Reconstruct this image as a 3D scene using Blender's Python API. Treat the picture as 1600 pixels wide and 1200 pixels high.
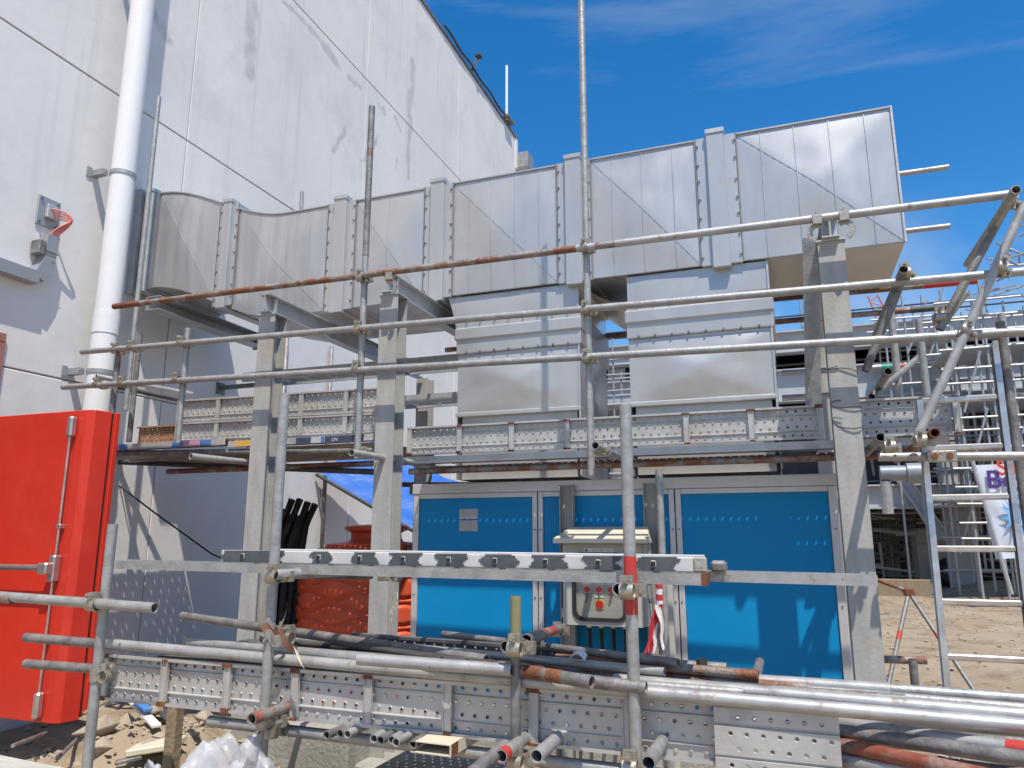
import bpy, bmesh, math, random
from mathutils import Vector, Matrix, noise
random.seed(7)
sc = bpy.context.scene
for o in list(bpy.data.objects): bpy.data.objects.remove(o)
R = math.radians
# ------------------------------------------------------------------ camera
FPX, PIT, YAW, CAMH = 1160.0, R(11.6), R(20.1), 1.55
cd = bpy.data.cameras.new('camera'); cam = bpy.data.objects.new('camera', cd)
sc.collection.objects.link(cam); sc.camera = cam
cd.sensor_width = 36; cd.lens = 36*FPX/1600; cd.clip_start = .05; cd.clip_end = 2000
cam.location = (0, 0, CAMH); cam.rotation_euler = (math.pi/2+PIT, 0, YAW)
# ------------------------------------------------------------------ world and sun
SUN_EL = 64.0
SUN_DIR = Vector((.56*math.cos(R(SUN_EL))/.9968, -.8247*math.cos(R(SUN_EL))/.9968, math.sin(R(SUN_EL)))).normalized()
W = bpy.data.worlds.new('World'); sc.world = W; W.use_nodes = True
nt = W.node_tree; nt.nodes.clear()
wo = nt.nodes.new('ShaderNodeOutputWorld'); bg = nt.nodes.new('ShaderNodeBackground')
sk = nt.nodes.new('ShaderNodeTexSky'); sk.sky_type = 'NISHITA'; sk.sun_disc = False
sk.sun_elevation = R(SUN_EL); sk.sun_rotation = math.atan2(SUN_DIR.x, SUN_DIR.y)
sk.air_density = 1.0; sk.dust_density = .35; sk.ozone_density = 3.2; sk.altitude = 0
gam = nt.nodes.new('ShaderNodeHueSaturation'); gam.inputs['Saturation'].default_value = 1.38; gam.inputs['Value'].default_value = 1.58
nt.links.new(sk.outputs[0], gam.inputs['Color'])
tc = nt.nodes.new('ShaderNodeTexCoord'); mp = nt.nodes.new('ShaderNodeMapping')
mp.inputs['Rotation'].default_value = (R(8), R(-16), R(20)); mp.inputs['Scale'].default_value = (1.0, 1.3, 6.5)
nt.links.new(tc.outputs['Generated'], mp.inputs[0])
n1 = nt.nodes.new('ShaderNodeTexNoise'); n1.inputs['Scale'].default_value = 1.7; n1.inputs['Detail'].default_value = 9; n1.inputs['Roughness'].default_value = .62; n1.inputs['Distortion'].default_value = .5
nt.links.new(mp.outputs[0], n1.inputs['Vector'])
cr = nt.nodes.new('ShaderNodeValToRGB'); cr.color_ramp.elements[0].position = .50; cr.color_ramp.elements[1].position = .95
cr.color_ramp.elements[0].color = (0, 0, 0, 1); cr.color_ramp.elements[1].color = (.36, .36, .36, 1)
nt.links.new(n1.outputs[0], cr.inputs[0])
# low cumulus bank near the horizon
sx = nt.nodes.new('ShaderNodeSeparateXYZ'); nt.links.new(tc.outputs['Generated'], sx.inputs[0])
mr = nt.nodes.new('ShaderNodeMapRange'); mr.inputs[1].default_value = .40; mr.inputs[2].default_value = .12; mr.inputs[3].default_value = 0; mr.inputs[4].default_value = 1
nt.links.new(sx.outputs['Z'], mr.inputs[0])
n2 = nt.nodes.new('ShaderNodeTexNoise'); n2.inputs['Scale'].default_value = 3.4; n2.inputs['Detail'].default_value = 8; n2.inputs['Roughness'].default_value = .55
nt.links.new(tc.outputs['Generated'], n2.inputs['Vector'])
c2 = nt.nodes.new('ShaderNodeValToRGB'); c2.color_ramp.elements[0].position = .42; c2.color_ramp.elements[1].position = .62
nt.links.new(n2.outputs[0], c2.inputs[0])
m2 = nt.nodes.new('ShaderNodeMath'); m2.operation = 'MULTIPLY'; nt.links.new(c2.outputs[0], m2.inputs[0]); nt.links.new(mr.outputs[0], m2.inputs[1])
mx = nt.nodes.new('ShaderNodeMath'); mx.operation = 'MAXIMUM'; nt.links.new(cr.outputs[0], mx.inputs[0]); nt.links.new(m2.outputs[0], mx.inputs[1])
cm = nt.nodes.new('ShaderNodeMixRGB'); cm.inputs['Color2'].default_value = (6.6, 6.9, 7.3, 1)
nt.links.new(mx.outputs[0], cm.inputs[0]); nt.links.new(gam.outputs[0], cm.inputs['Color1'])
nt.links.new(cm.outputs[0], bg.inputs[0]); bg.inputs[1].default_value = .098
nt.links.new(bg.outputs[0], wo.inputs[0])
sl = bpy.data.lights.new('sun', 'SUN'); sl.energy = 4.6; sl.angle = R(.53); sl.color = (1, .925, .82)
sun = bpy.data.objects.new('sun', sl); sc.collection.objects.link(sun)
sun.rotation_euler = SUN_DIR.to_track_quat('Z', 'Y').to_euler(); sun.location = (4, -6, 14)
sc.view_settings.view_transform = 'Standard'; sc.view_settings.look = 'None'; sc.view_settings.gamma = 1
sc.view_settings.exposure = .22; sc.view_settings.use_curve_mapping = False
sc.render.engine = 'CYCLES'
sc.cycles.max_bounces = 6; sc.cycles.diffuse_bounces = 2; sc.cycles.glossy_bounces = 3; sc.cycles.transparent_max_bounces = 8
# ------------------------------------------------------------------ helpers
_s, _c, _sp, _cp = math.sin(YAW), math.cos(YAW), math.sin(PIT), math.cos(PIT)
def at(x, y, X=None, Y=None, Z=None):
    u, v = (x-800)/FPX, (600-y)/FPX
    d = Vector((u*_c-_s*_cp+v*_s*_sp, u*_s+_c*_cp-v*_c*_sp, _sp+v*_cp))
    t = X/d.x if X is not None else (Y/d.y if Y is not None else (Z-CAMH)/d.z)
    return Vector((d.x*t, d.y*t, CAMH+d.z*t))
C = sc.collection
class MB:
    def __init__(s): s.v = []; s.f = []
    def quadgrid(s, fn, nu, nv):
        b = len(s.v)
        for j in range(nv+1):
            for i in range(nu+1): s.v.append(tuple(fn(i/nu, j/nv)))
        for j in range(nv):
            for i in range(nu):
                a = b+j*(nu+1)+i; s.f.append((a, a+1, a+nu+2, a+nu+1))
        return s
    def box(s, x0, x1, y0, y1, z0, z1):
        b = len(s.v)
        s.v += [(x0,y0,z0),(x1,y0,z0),(x1,y1,z0),(x0,y1,z0),(x0,y0,z1),(x1,y0,z1),(x1,y1,z1),(x0,y1,z1)]
        s.f += [tuple(b+i for i in q) for q in ((0,3,2,1),(4,5,6,7),(0,1,5,4),(1,2,6,5),(2,3,7,6),(3,0,4,7))]
        return s
    def frame(s, p0, p1, up=(0,0,1)):
        a = (Vector(p1)-Vector(p0)); L = a.length; a.normalize(); up = Vector(up)
        if abs(a.dot(up)) > .98: up = Vector((0,1,0))
        r = a.cross(up).normalized(); u = r.cross(a).normalized()
        return a, r, u, L
    def prism(s, prof, p0, p1, up=(0,0,1), caps=True):
        # closed 2D profile (right, up) swept from p0 to p1
        a, r, u, L = s.frame(p0, p1, up); p0 = Vector(p0); p1 = Vector(p1); b = len(s.v); n = len(prof)
        for p in (p0, p1):
            for q in prof: s.v.append(tuple(p+r*q[0]+u*q[1]))
        for i in range(n):
            j = (i+1) % n; s.f.append((b+i, b+j, b+n+j, b+n+i))
        if caps: s.f += [tuple(b+i for i in range(n))[::-1], tuple(b+n+i for i in range(n))]
        return s
    def bar(s, p0, p1, w, h, up=(0,0,1)):
        return s.prism([(-w/2,-h/2),(w/2,-h/2),(w/2,h/2),(-w/2,h/2)], p0, p1, up)
    def hsec(s, p0, p1, w, h, t=.008, up=(0,0,1)):
        W2, H2, k = w/2, h/2, t/2
        return s.prism([(-W2,-H2),(W2,-H2),(W2,-H2+t),(k,-H2+t),(k,H2-t),(W2,H2-t),(W2,H2),(-W2,H2),(-W2,H2-t),(-k,H2-t),(-k,-H2+t),(-W2,-H2+t)], p0, p1, up)
    def usec(s, p0, p1, w, h, t=.004, up=(0,0,1)):
        # channel: web at the bottom (up = open side)
        W2, H2 = w/2, h/2
        return s.prism([(-W2,-H2),(W2,-H2),(W2,H2),(W2-t,H2),(W2-t,-H2+t),(-W2+t,-H2+t),(-W2+t,H2),(-W2,H2)], p0, p1, up)
    def tube(s, p0, p1, r, n=14, wall=.0036, solid=False):
        a, rr, u, L = s.frame(p0, p1); p0 = Vector(p0); p1 = Vector(p1); b = len(s.v)
        cs = [(math.cos(2*math.pi*i/n), math.sin(2*math.pi*i/n)) for i in range(n)]
        rings = [(p0, r), (p1, r)] if solid else [(p0, r), (p1, r), (p1, r-wall), (p0, r-wall)]
        for p, q in rings:
            for cx, cy in cs: s.v.append(tuple(p+rr*(cx*q)+u*(cy*q)))
        m = len(rings)
        for k in range(1 if solid else m):
            k2 = (k+1) % m
            for i in range(n):
                j = (i+1) % n; s.f.append((b+k*n+i, b+k*n+j, b+k2*n+j, b+k2*n+i))
        if solid: s.f += [tuple(b+i for i in range(n))[::-1], tuple(b+n+i for i in range(n))]
        return s
    def path(s, pts, r, n=8):
        pts = [Vector(p) for p in pts]; b = len(s.v); m = len(pts)
        for k, p in enumerate(pts):
            d = (pts[min(k+1, m-1)]-pts[max(k-1, 0)]).normalized()
            up = Vector((0,0,1)) if abs(d.z) < .95 else Vector((0,1,0))
            rr = d.cross(up).normalized(); u = rr.cross(d)
            for i in range(n):
                t = 2*math.pi*i/n; s.v.append(tuple(p+rr*(math.cos(t)*r)+u*(math.sin(t)*r)))
        for k in range(m-1):
            for i in range(n):
                j = (i+1) % n; s.f.append((b+k*n+i, b+k*n+j, b+(k+1)*n+j, b+(k+1)*n+i))
        s.f += [tuple(b+i for i in range(n))[::-1], tuple(b+(m-1)*n+i for i in range(n))]
        return s
    def mesh(s, name, mat, smooth=False):
        me = bpy.data.meshes.new(name); me.from_pydata(s.v, [], s.f); me.validate()
        if mat: me.materials.append(mat)
        if smooth:
            for p in me.polygons: p.use_smooth = True
        return me
def tag(o, label=None, cat=None, group=None, kind=None):
    if label: o['label'] = label
    if cat: o['category'] = cat
    if group: o['group'] = group
    if kind: o['kind'] = kind
    return o
def add(name, data, parent=None):
    o = bpy.data.objects.new(name, data); C.objects.link(o)
    if parent is not None:
        o.parent = parent; o.matrix_parent_inverse = Matrix.Translation(-world_loc(parent))
    return o
def world_loc(o):
    l = Vector(o.location)
    return l
def obj(name, mb, mat, parent=None, smooth=False, bevel=0):
    me = mb.mesh(name, mat, smooth)
    if bevel or True:
        bm = bmesh.new(); bm.from_mesh(me)
        if bevel:
            bmesh.ops.recalc_face_normals(bm, faces=bm.faces)
            es = [e for e in bm.edges if len(e.link_faces) == 2 and e.calc_face_angle(0) > .6]
            bmesh.ops.bevel(bm, geom=es, offset=bevel, segments=1, affect='EDGES', profile=.7)
        elif not smooth:
            bmesh.ops.recalc_face_normals(bm, faces=bm.faces)
        bm.to_mesh(me); bm.free()
    return add(name, me, parent)
def smooth_by_angle(o, ang=40):
    me = o.data
    for p in me.polygons: p.use_smooth = True
    me.set_sharp_from_angle(angle=R(ang))
    return o
def thing(name, label, cat, loc=(0,0,0), group=None):
    o = bpy.data.objects.new(name, None); C.objects.link(o); o.location = loc; o.empty_display_size = .2
    return tag(o, label, cat, group)
def copy_tree(o, parent=None):
    c = o.copy(); C.objects.link(c); c.parent = parent
    for ch in list(o.children): copy_tree(ch, c)
    return c
# ------------------------------------------------------------------ materials
def mat(name, col, rough=.6, metal=0, col2=None, nscale=6, stretch=(1,1,1), bump=0, bscale=None, spec=.5, ramp=(.35,.65), rust=None, rscale=7, rlev=(.60,.68), alpha=1, trans=0, detail=6, bstretch=None, rust_rough=.85):
    m = bpy.data.materials.new(name); m.use_nodes = True; t = m.node_tree; N = t.nodes; L = t.links
    b = N['Principled BSDF']; b.inputs['Roughness'].default_value = rough; b.inputs['Metallic'].default_value = metal
    b.inputs['Specular IOR Level'].default_value = spec
    b.inputs['Base Color'].default_value = (*col, 1)
    g = N.new('ShaderNodeNewGeometry'); mp = N.new('ShaderNodeMapping'); mp.inputs['Scale'].default_value = stretch
    L.new(g.outputs['Position'], mp.inputs[0])
    out = None
    if col2:
        n = N.new('ShaderNodeTexNoise'); n.inputs['Scale'].default_value = nscale; n.inputs['Detail'].default_value = detail; n.inputs['Roughness'].default_value = .6
        L.new(mp.outputs[0], n.inputs['Vector'])
        r = N.new('ShaderNodeValToRGB'); r.color_ramp.elements[0].position = ramp[0]; r.color_ramp.elements[1].position = ramp[1]
        r.color_ramp.elements[0].color = (*col, 1); r.color_ramp.elements[1].color = (*col2, 1)
        L.new(n.outputs[0], r.inputs[0]); out = r.outputs[0]
        L.new(out, b.inputs['Base Color'])
        rr = N.new('ShaderNodeMapRange'); rr.inputs[3].default_value = max(.05, rough-.1); rr.inputs[4].default_value = min(1, rough+.12)
        L.new(n.outputs[0], rr.inputs[0]); L.new(rr.outputs[0], b.inputs['Roughness'])
    if rust:
        n = N.new('ShaderNodeTexNoise'); n.inputs['Scale'].default_value = rscale; n.inputs['Detail'].default_value = 8; n.inputs['Roughness'].default_value = .7
        L.new(g.outputs['Position'], n.inputs['Vector'])
        r = N.new('ShaderNodeValToRGB'); r.color_ramp.elements[0].position = rlev[0]; r.color_ramp.elements[1].position = rlev[1]
        L.new(n.outputs[0], r.inputs[0])
        mx = N.new('ShaderNodeMixRGB'); L.new(r.outputs[0], mx.inputs[0])
        if out: L.new(out, mx.inputs[1])
        else: mx.inputs[1].default_value = (*col, 1)
        mx.inputs[2].default_value = (*rust, 1); L.new(mx.outputs[0], b.inputs['Base Color'])
        if metal:
            mm = N.new('ShaderNodeMapRange'); mm.inputs[3].default_value = metal; mm.inputs[4].default_value = 0
            L.new(r.outputs[0], mm.inputs[0]); L.new(mm.outputs[0], b.inputs['Metallic'])
    if bump:
        n = N.new('ShaderNodeTexNoise'); n.inputs['Scale'].default_value = bscale or nscale*2; n.inputs['Detail'].default_value = 5
        if bstretch:
            mp2 = N.new('ShaderNodeMapping'); mp2.inputs['Scale'].default_value = bstretch; L.new(g.outputs['Position'], mp2.inputs[0]); L.new(mp2.outputs[0], n.inputs['Vector'])
        else: L.new(g.outputs['Position'], n.inputs['Vector'])
        bp = N.new('ShaderNodeBump'); bp.inputs['Strength'].default_value = bump; bp.inputs['Distance'].default_value = .02
        L.new(n.outputs[0], bp.inputs['Height']); L.new(bp.outputs[0], b.inputs['Normal'])
    if alpha < 1: b.inputs['Alpha'].default_value = alpha
    if trans: b.inputs['Transmission Weight'].default_value = trans
    return m
RUST = (.20, .075, .032)
M = {}
M['galv'] = mat('galvanised', (.31,.31,.30), .48, .5, (.43,.43,.415), 14, rust=(.27,.2,.15), rscale=9, rlev=(.62,.72), bump=.15, bscale=60)
M['galv_bright'] = mat('galvanised_bright', (.36,.36,.355), .48, .45, (.47,.465,.45), 10, rust=(.22,.17,.13), rscale=11, rlev=(.56,.68), bump=.05, bscale=50)
M['galv_dark'] = mat('weathered_tube', (.16,.155,.15), .55, .45, (.30,.29,.28), 12, rust=(.17,.1,.07), rscale=8, rlev=(.55,.68), bump=.2, bscale=60)
M['galv_rusty'] = mat('rusty_tube', (.34,.33,.31), .55, .4, (.24,.2,.17), 9, rust=RUST, rscale=5, rlev=(.44,.54), bump=.3, bscale=60)
M['rust'] = mat('rust', (.24,.085,.035), .85, 0, (.13,.05,.028), 25, bump=.3, bscale=80)
M['coupler'] = mat('zinc_coupler', (.48,.43,.32), .42, .7, (.34,.33,.31), 30, rust=(.25,.11,.05), rscale=25, rlev=(.58,.68), bump=.2, bscale=90)
M['plank'] = mat('plank_steel', (.47,.46,.44), .52, .45, (.57,.56,.53), 5, rust=(.36,.30,.25), rscale=3.2, rlev=(.52,.75), bump=.12, bscale=30)
M['plank_rust'] = mat('plank_rusty', (.26,.11,.055), .8, .1, (.38,.22,.14), 9, bump=.2, bscale=50)
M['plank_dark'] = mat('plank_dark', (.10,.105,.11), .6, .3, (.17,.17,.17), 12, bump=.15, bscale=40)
M['duct'] = mat('duct_sheet', (.50,.495,.485), .37, .50, (.545,.54,.53), 2.0, stretch=(2.2,2,.6), bump=.09, bscale=2.6, rust=(.40,.40,.395), rscale=2.2, rlev=(.54,.72), ramp=(.3,.7))
M['duct_side'] = mat('duct_sheet_lit_side', (.62,.63,.64), .22, .9, (.70,.70,.70), 2.5, bump=.12, bscale=3)  # brighter, shinier copy of the duct sheet, lifts the shaded drop sides
M['duct_dark'] = mat('duct_seam_sealant', (.17,.17,.175), .7, 0, (.25,.25,.25), 30)
M['duct_old'] = mat('duct_sheet_streaked', (.43,.43,.425), .36, .55, (.54,.54,.535), 2.2, stretch=(7,3,.25), bump=.10, bscale=3.0, rust=(.36,.345,.33), rscale=3.0, rlev=(.56,.76))
M['column'] = mat('primed_steel', (.425,.42,.395), .72, .1, (.34,.335,.315), 4, stretch=(3,3,.8), rust=(.42,.35,.27), rscale=6, rlev=(.60,.75), bump=.12, bscale=40)
M['beam'] = mat('galvanised_beam', (.42,.44,.45), .5, .45, (.52,.53,.53), 7, bump=.1, bscale=40)
M['film'] = mat('blue_protective_film', (.12,.2,.32), .35, .2, (.36,.4,.45), 5)
M['blue'] = mat('blue_panel', (.001,.235,.50), .45, 0, (.002,.25,.53), 5, spec=.25, bump=.03, bscale=40, rust=(.02,.22,.43), rscale=3, rlev=(.6,.8))
M['alu'] = mat('aluminium_frame', (.58,.56,.55), .45, .45, (.63,.62,.62), 9, stretch=(2,2,.5))
M['gasket'] = mat('black_rubber', (.018,.018,.02), .6)
M['cab'] = mat('cabinet_grey', (.47,.455,.40), .5, 0, (.44,.425,.375), 7, rust=(.38,.35,.29), rscale=6, rlev=(.62,.85))
M['hood'] = mat('cabinet_hood', (.66,.60,.46), .5, 0, (.60,.54,.42), 8, rust=(.5,.41,.3), rscale=9, rlev=(.58,.8))
M['post_grey'] = mat('grey_channel', (.40,.39,.35), .6, .1, (.34,.33,.30), 6)
M['red'] = mat('red_door_paint', (.64,.034,.015), .42, 0, (.54,.026,.013), 2.2, bump=.06, bscale=5, rust=(.62,.048,.026), rscale=2.6, rlev=(.53,.8))
M['red_dark'] = mat('red_paint_faded', (.50,.035,.025), .5, 0, (.46,.06,.045), 8)
M['chrome'] = mat('brushed_steel', (.60,.58,.56), .32, .8, (.45,.4,.36), 12)
M['white_pipe'] = mat('white_upvc', (.80,.80,.80), .35, 0, (.76,.76,.755), 3, rust=(.66,.65,.6), rscale=2.5, rlev=(.6,.85))
M['pvc_grey'] = mat('white_upvc_grey', (.62,.62,.62), .45)
M['orange'] = mat('orange_polyethylene', (.76,.115,.045), .45, 0, (.66,.095,.04), 5, rust=(.5,.13,.07), rscale=4, rlev=(.6,.8))
M['tarp'] = mat('blue_tarpaulin', (.012,.105,.44), .42, 0, (.016,.125,.48), 4, bump=.5, bscale=9)
M['black'] = mat('black_foam', (.012,.012,.013), .75, 0, (.022,.022,.023), 14, bump=.2, bscale=50)
M['dark_tube'] = mat('dark_steel_tube', (.05,.05,.052), .6, .2, (.09,.085,.08), 12)
M['concrete'] = mat('concrete', (.36,.35,.31), .85, 0, (.28,.275,.24), 6, bump=.4, bscale=40, rust=(.22,.22,.15), rscale=4, rlev=(.55,.75))
M['ledge'] = mat('weathered_board', (.52,.50,.43), .8, 0, (.40,.38,.33), 4, stretch=(2,14,14), bump=.3, bscale=60)
M['timber'] = mat('timber', (.30,.24,.165), .8, 0, (.22,.17,.11), 5, stretch=(6,6,1), bump=.4, bscale=40)
M['dirt'] = mat('dirt', (.28,.215,.14), .95, 0, (.35,.285,.20), .8, detail=10, rust=(.19,.135,.085), rscale=1.7, rlev=(.50,.66), bump=1.0, bscale=16)
M['stone'] = mat('stone', (.29,.235,.165), .9, 0, (.38,.32,.25), 4, bump=.5, bscale=30)
M['poly'] = mat('polythene', (.66,.67,.70), .22, 0, (.58,.59,.63), 6, alpha=.55, bump=.5, bscale=14, spec=.6)
M['ladder_white'] = mat('worn_white_paint', (.60,.59,.57), .65, 0, (.50,.49,.47), 14, rust=(.34,.34,.33), rscale=16, rlev=(.62,.70))
M['white'] = mat('white_paint', (.78,.78,.77), .55, 0, (.66,.65,.63), 12)
M['blk_paint'] = mat('black_paint_worn', (.055,.065,.075), .6, 0, (.09,.10,.11), 10, rust=(.62,.61,.58), rscale=18, rlev=(.66,.70))
M['bracket'] = mat('galv_bracket', (.38,.39,.40), .5, .5)
M['red_tube'] = mat('red_marking_paint', (.52,.03,.02), .5, 0, (.42,.05,.04), 14, rust=(.4,.3,.27), rscale=14, rlev=(.64,.7))
M['brown_red'] = mat('red_oxide_tube', (.22,.055,.03), .65, .1, (.30,.10,.06), 9, rust=(.3,.2,.16), rscale=6, rlev=(.48,.6), bump=.2, bscale=40)
M['green'] = mat('green_marking_paint', (.03,.30,.20), .5)
M['moss'] = mat('mossy_stain', (.20,.19,.085), .8, 0, (.28,.26,.15), 20)
M['pink'] = mat('pink_marking_paint', (.62,.22,.38), .6, 0, (.5,.3,.38), 14)
M['bluep'] = mat('blue_marking_paint', (.03,.17,.50), .6, 0, (.08,.2,.45), 14)
M['yellow'] = mat('yellow_marking_paint', (.70,.36,.03), .6, 0, (.6,.38,.1), 14)
M['navy'] = mat('navy_marking_paint', (.03,.04,.08), .6, 0, (.06,.07,.12), 12)
M['lblue'] = mat('pale_blue_marking_paint', (.36,.44,.60), .6)
M['cable_red'] = mat('red_cable', (.72,.20,.15), .45)
M['tape_white'] = mat('barrier_tape_white', (.80,.76,.74), .45)
M['tape_red'] = mat('barrier_tape_red', (.55,.035,.05), .45)
M['btn_red'] = mat('switch_red', (.60,.03,.02), .35)
M['btn_yel'] = mat('switch_yellow', (.75,.55,.06), .45)
M['label'] = mat('label_white', (.72,.72,.70), .5)
M['plate'] = mat('nameplate', (.50,.47,.44), .4, .5, (.42,.40,.38), 30)
M['ink'] = mat('label_ink', (.05,.05,.07), .6)
M['banner'] = mat('banner_vinyl', (.74,.77,.82), .4, 0, (.68,.74,.84), 2, bump=.35, bscale=3)
M['b_blue'] = mat('banner_blue', (.22,.45,.78), .4)
M['b_pink'] = mat('banner_coral', (.66,.20,.18), .4)
M['b_teal'] = mat('banner_teal', (.12,.45,.52), .4)
M['b_purple'] = mat('banner_purple', (.07,.035,.22), .5)
M['b_red'] = mat('banner_red', (.65,.06,.04), .5)
M['far_steel'] = mat('far_grey_steel', (.42,.44,.46), .6, .1, (.50,.51,.52), 1.2)
M['far_dark'] = mat('far_dark_steel_and_shade', (.05,.052,.06), .8, 0, (.09,.09,.10), .9)  # dark far parts, and painted shade for the interior sheets
M['far_conc'] = mat('far_concrete', (.36,.35,.33), .85, 0, (.42,.41,.385), 1)
M['far_tube'] = mat('far_scaffold_tube', (.36,.37,.38), .5, .3)
M['spool'] = mat('blue_grey_pipe', (.20,.225,.25), .5, .3, (.27,.29,.31), 8)
M['crane'] = mat('crane_paint', (.55,.22,.18), .6)
M['green_net'] = mat('far_green_paint', (.08,.14,.07), .8)
M['frame_brown'] = mat('brown_frame', (.33,.13,.09), .6, 0, (.4,.2,.15), 8)
def glass_mat():
    m = bpy.data.materials.new('window_polycarbonate'); m.use_nodes = True; t = m.node_tree; t.nodes.clear()
    o = t.nodes.new('ShaderNodeOutputMaterial'); g = t.nodes.new('ShaderNodeBsdfGlossy'); g.inputs['Roughness'].default_value = .08
    tr = t.nodes.new('ShaderNodeBsdfTransparent'); tr.inputs[0].default_value = (.86,.86,.84,1); mx = t.nodes.new('ShaderNodeMixShader')
    mx.inputs[0].default_value = .07; t.links.new(tr.outputs[0], mx.inputs[1]); t.links.new(g.outputs[0], mx.inputs[2]); t.links.new(mx.outputs[0], o.inputs[0])
    return m
M['glass'] = glass_mat()
WX = -6.2                                   # plane of the white wall
def wall_mat():
    m = mat('white_wall_paint', (.765,.75,.725), .72, 0, (.70,.69,.67), .9, stretch=(1,1,.6), bump=.16, bscale=7, spec=.25, rust=(.64,.635,.625), rscale=.8, rlev=(.50,.70), detail=9)
    t = m.node_tree; N = t.nodes; L = t.links; b = N['Principled BSDF']
    g = N.new('ShaderNodeNewGeometry'); nz = N.new('ShaderNodeTexNoise'); nz.inputs['Scale'].default_value = 2.6; nz.inputs['Detail'].default_value = 6
    L.new(g.outputs['Position'], nz.inputs['Vector'])
    va = N.new('ShaderNodeVectorMath'); va.operation = 'MULTIPLY_ADD'; va.inputs[1].default_value = (.35,.35,.35)
    L.new(nz.outputs['Color'], va.inputs[0]); L.new(g.outputs['Position'], va.inputs[2])
    sb = N.new('ShaderNodeVectorMath'); sb.operation = 'SUBTRACT'; sb.inputs[1].default_value = (.175,.175,.175); L.new(va.outputs[0], sb.inputs[0])
    last = None
    segs = [((394,-5),(390,118),.10),((445,2),(505,70),.055),((505,70),(528,98),.075),((545,122),(562,136),.05),((590,160),(602,176),.05),((645,95),(640,200),.085),((640,190),(637,275),.06),
            ((538,198),(520,238),.05),((590,215),(565,250),.035),((240,22),(246,40),.08),((258,45),(266,62),.075),((618,185),(624,200),.05),((620,248),(620,262),.035),((388,150),(388,160),.03)]
    for (p, q, w) in segs:
        A = at(*p, X=WX); B = at(*q, X=WX); ab = B-A
        d = N.new('ShaderNodeVectorMath'); d.operation = 'SUBTRACT'; d.inputs[1].default_value = A; L.new(sb.outputs[0], d.inputs[0])
        dt = N.new('ShaderNodeVectorMath'); dt.operation = 'DOT_PRODUCT'; dt.inputs[1].default_value = ab/ab.length_squared; L.new(d.outputs[0], dt.inputs[0])
        cl = N.new('ShaderNodeClamp'); L.new(dt.outputs['Value'], cl.inputs[0])
        s = N.new('ShaderNodeVectorMath'); s.operation = 'SCALE'; s.inputs[0].default_value = ab; L.new(cl.outputs[0], s.inputs['Scale'])
        e = N.new('ShaderNodeVectorMath'); e.operation = 'DISTANCE'; L.new(d.outputs[0], e.inputs[0]); L.new(s.outputs[0], e.inputs[1])
        r = N.new('ShaderNodeMapRange'); r.inputs[1].default_value = w*1.5; r.inputs[2].default_value = w*.7; r.inputs[3].default_value = 0; r.inputs[4].default_value = 1; L.new(e.outputs['Value'], r.inputs[0])
        if last is None: last = r.outputs[0]
        else:
            k = N.new('ShaderNodeMath'); k.operation = 'MAXIMUM'; L.new(last, k.inputs[0]); L.new(r.outputs[0], k.inputs[1]); last = k.outputs[0]
    n3 = N.new('ShaderNodeTexNoise'); n3.inputs['Scale'].default_value = 5; n3.inputs['Detail'].default_value = 5; L.new(g.outputs['Position'], n3.inputs['Vector'])
    r3 = N.new('ShaderNodeMapRange'); r3.inputs[1].default_value = .3; r3.inputs[2].default_value = .6; r3.inputs[3].default_value = .35; r3.inputs[4].default_value = .9; L.new(n3.outputs[0], r3.inputs[0])
    k = N.new('ShaderNodeMath'); k.operation = 'MULTIPLY'; L.new(last, k.inputs[0]); L.new(r3.outputs[0], k.inputs[1])
    # faint vertical run-off streaks
    mp = N.new('ShaderNodeMapping'); mp.inputs['Scale'].default_value = (1, 3.2, .14); L.new(g.outputs['Position'], mp.inputs[0])
    n4 = N.new('ShaderNodeTexNoise'); n4.inputs['Scale'].default_value = 2.0; n4.inputs['Detail'].default_value = 4; L.new(mp.outputs[0], n4.inputs['Vector'])
    r4 = N.new('ShaderNodeMapRange'); r4.inputs[1].default_value = .60; r4.inputs[2].default_value = .78; r4.inputs[3].default_value = 0; r4.inputs[4].default_value = .42; L.new(n4.outputs[0], r4.inputs[0])
    k2 = N.new('ShaderNodeMath'); k2.operation = 'MAXIMUM'; L.new(k.outputs[0], k2.inputs[0]); L.new(r4.outputs[0], k2.inputs[1])
    mx = N.new('ShaderNodeMixRGB'); src = b.inputs['Base Color'].links[0].from_socket
    L.new(src, mx.inputs[1]); mx.inputs[2].default_value = (.50,.495,.49,1); L.new(k2.outputs[0], mx.inputs[0]); L.new(mx.outputs[0], b.inputs['Base Color'])
    return m
M['wall'] = wall_mat()

# ================================================================== THE SETTING
# ---- ground: one sheet, dense near the camera, bumpy, with a rubble mound by the red door
def ground_h(x, y):
    d = math.hypot(x, y)
    h = .05*noise.noise((x*.9, y*.9, 0))+.025*noise.noise((x*3.1, y*3.1, 5))
    if d > 40: h *= max(0, 1-(d-40)/40)
    h += .34*math.exp(-(((x+4.05)/.75)**2+((y-4.1)/.75)**2))*(1+.5*noise.noise((x*5, y*5, 2)))
    h += .45*math.exp(-(((x-5.6)/1.4)**2+((y-24.5)/1.0)**2))
    h += .10*noise.noise((x*.25, y*.25, 9)) if y > 8 else 0
    return h-.03
def axis(n0, n1, near, far, k):
    a = []
    v = 0
    return a
xs = [-300,-150,-80,-45,-28]+[-20+.5*i for i in range(22)]+[-9+.12*i for i in range(160)]+[10.2+.5*i for i in range(30)]+[26,35,60,110,200,320]
ys = [-300,-120,-60,-30,-15,-8,-4,-2,0,1]+[1.5+.1*i for i in range(90)]+[10.5+.22*i for i in range(90)]+[31,33,36,40,46,55,70,100,150,220,400,700]
g = MB(); nx = len(xs)
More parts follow.
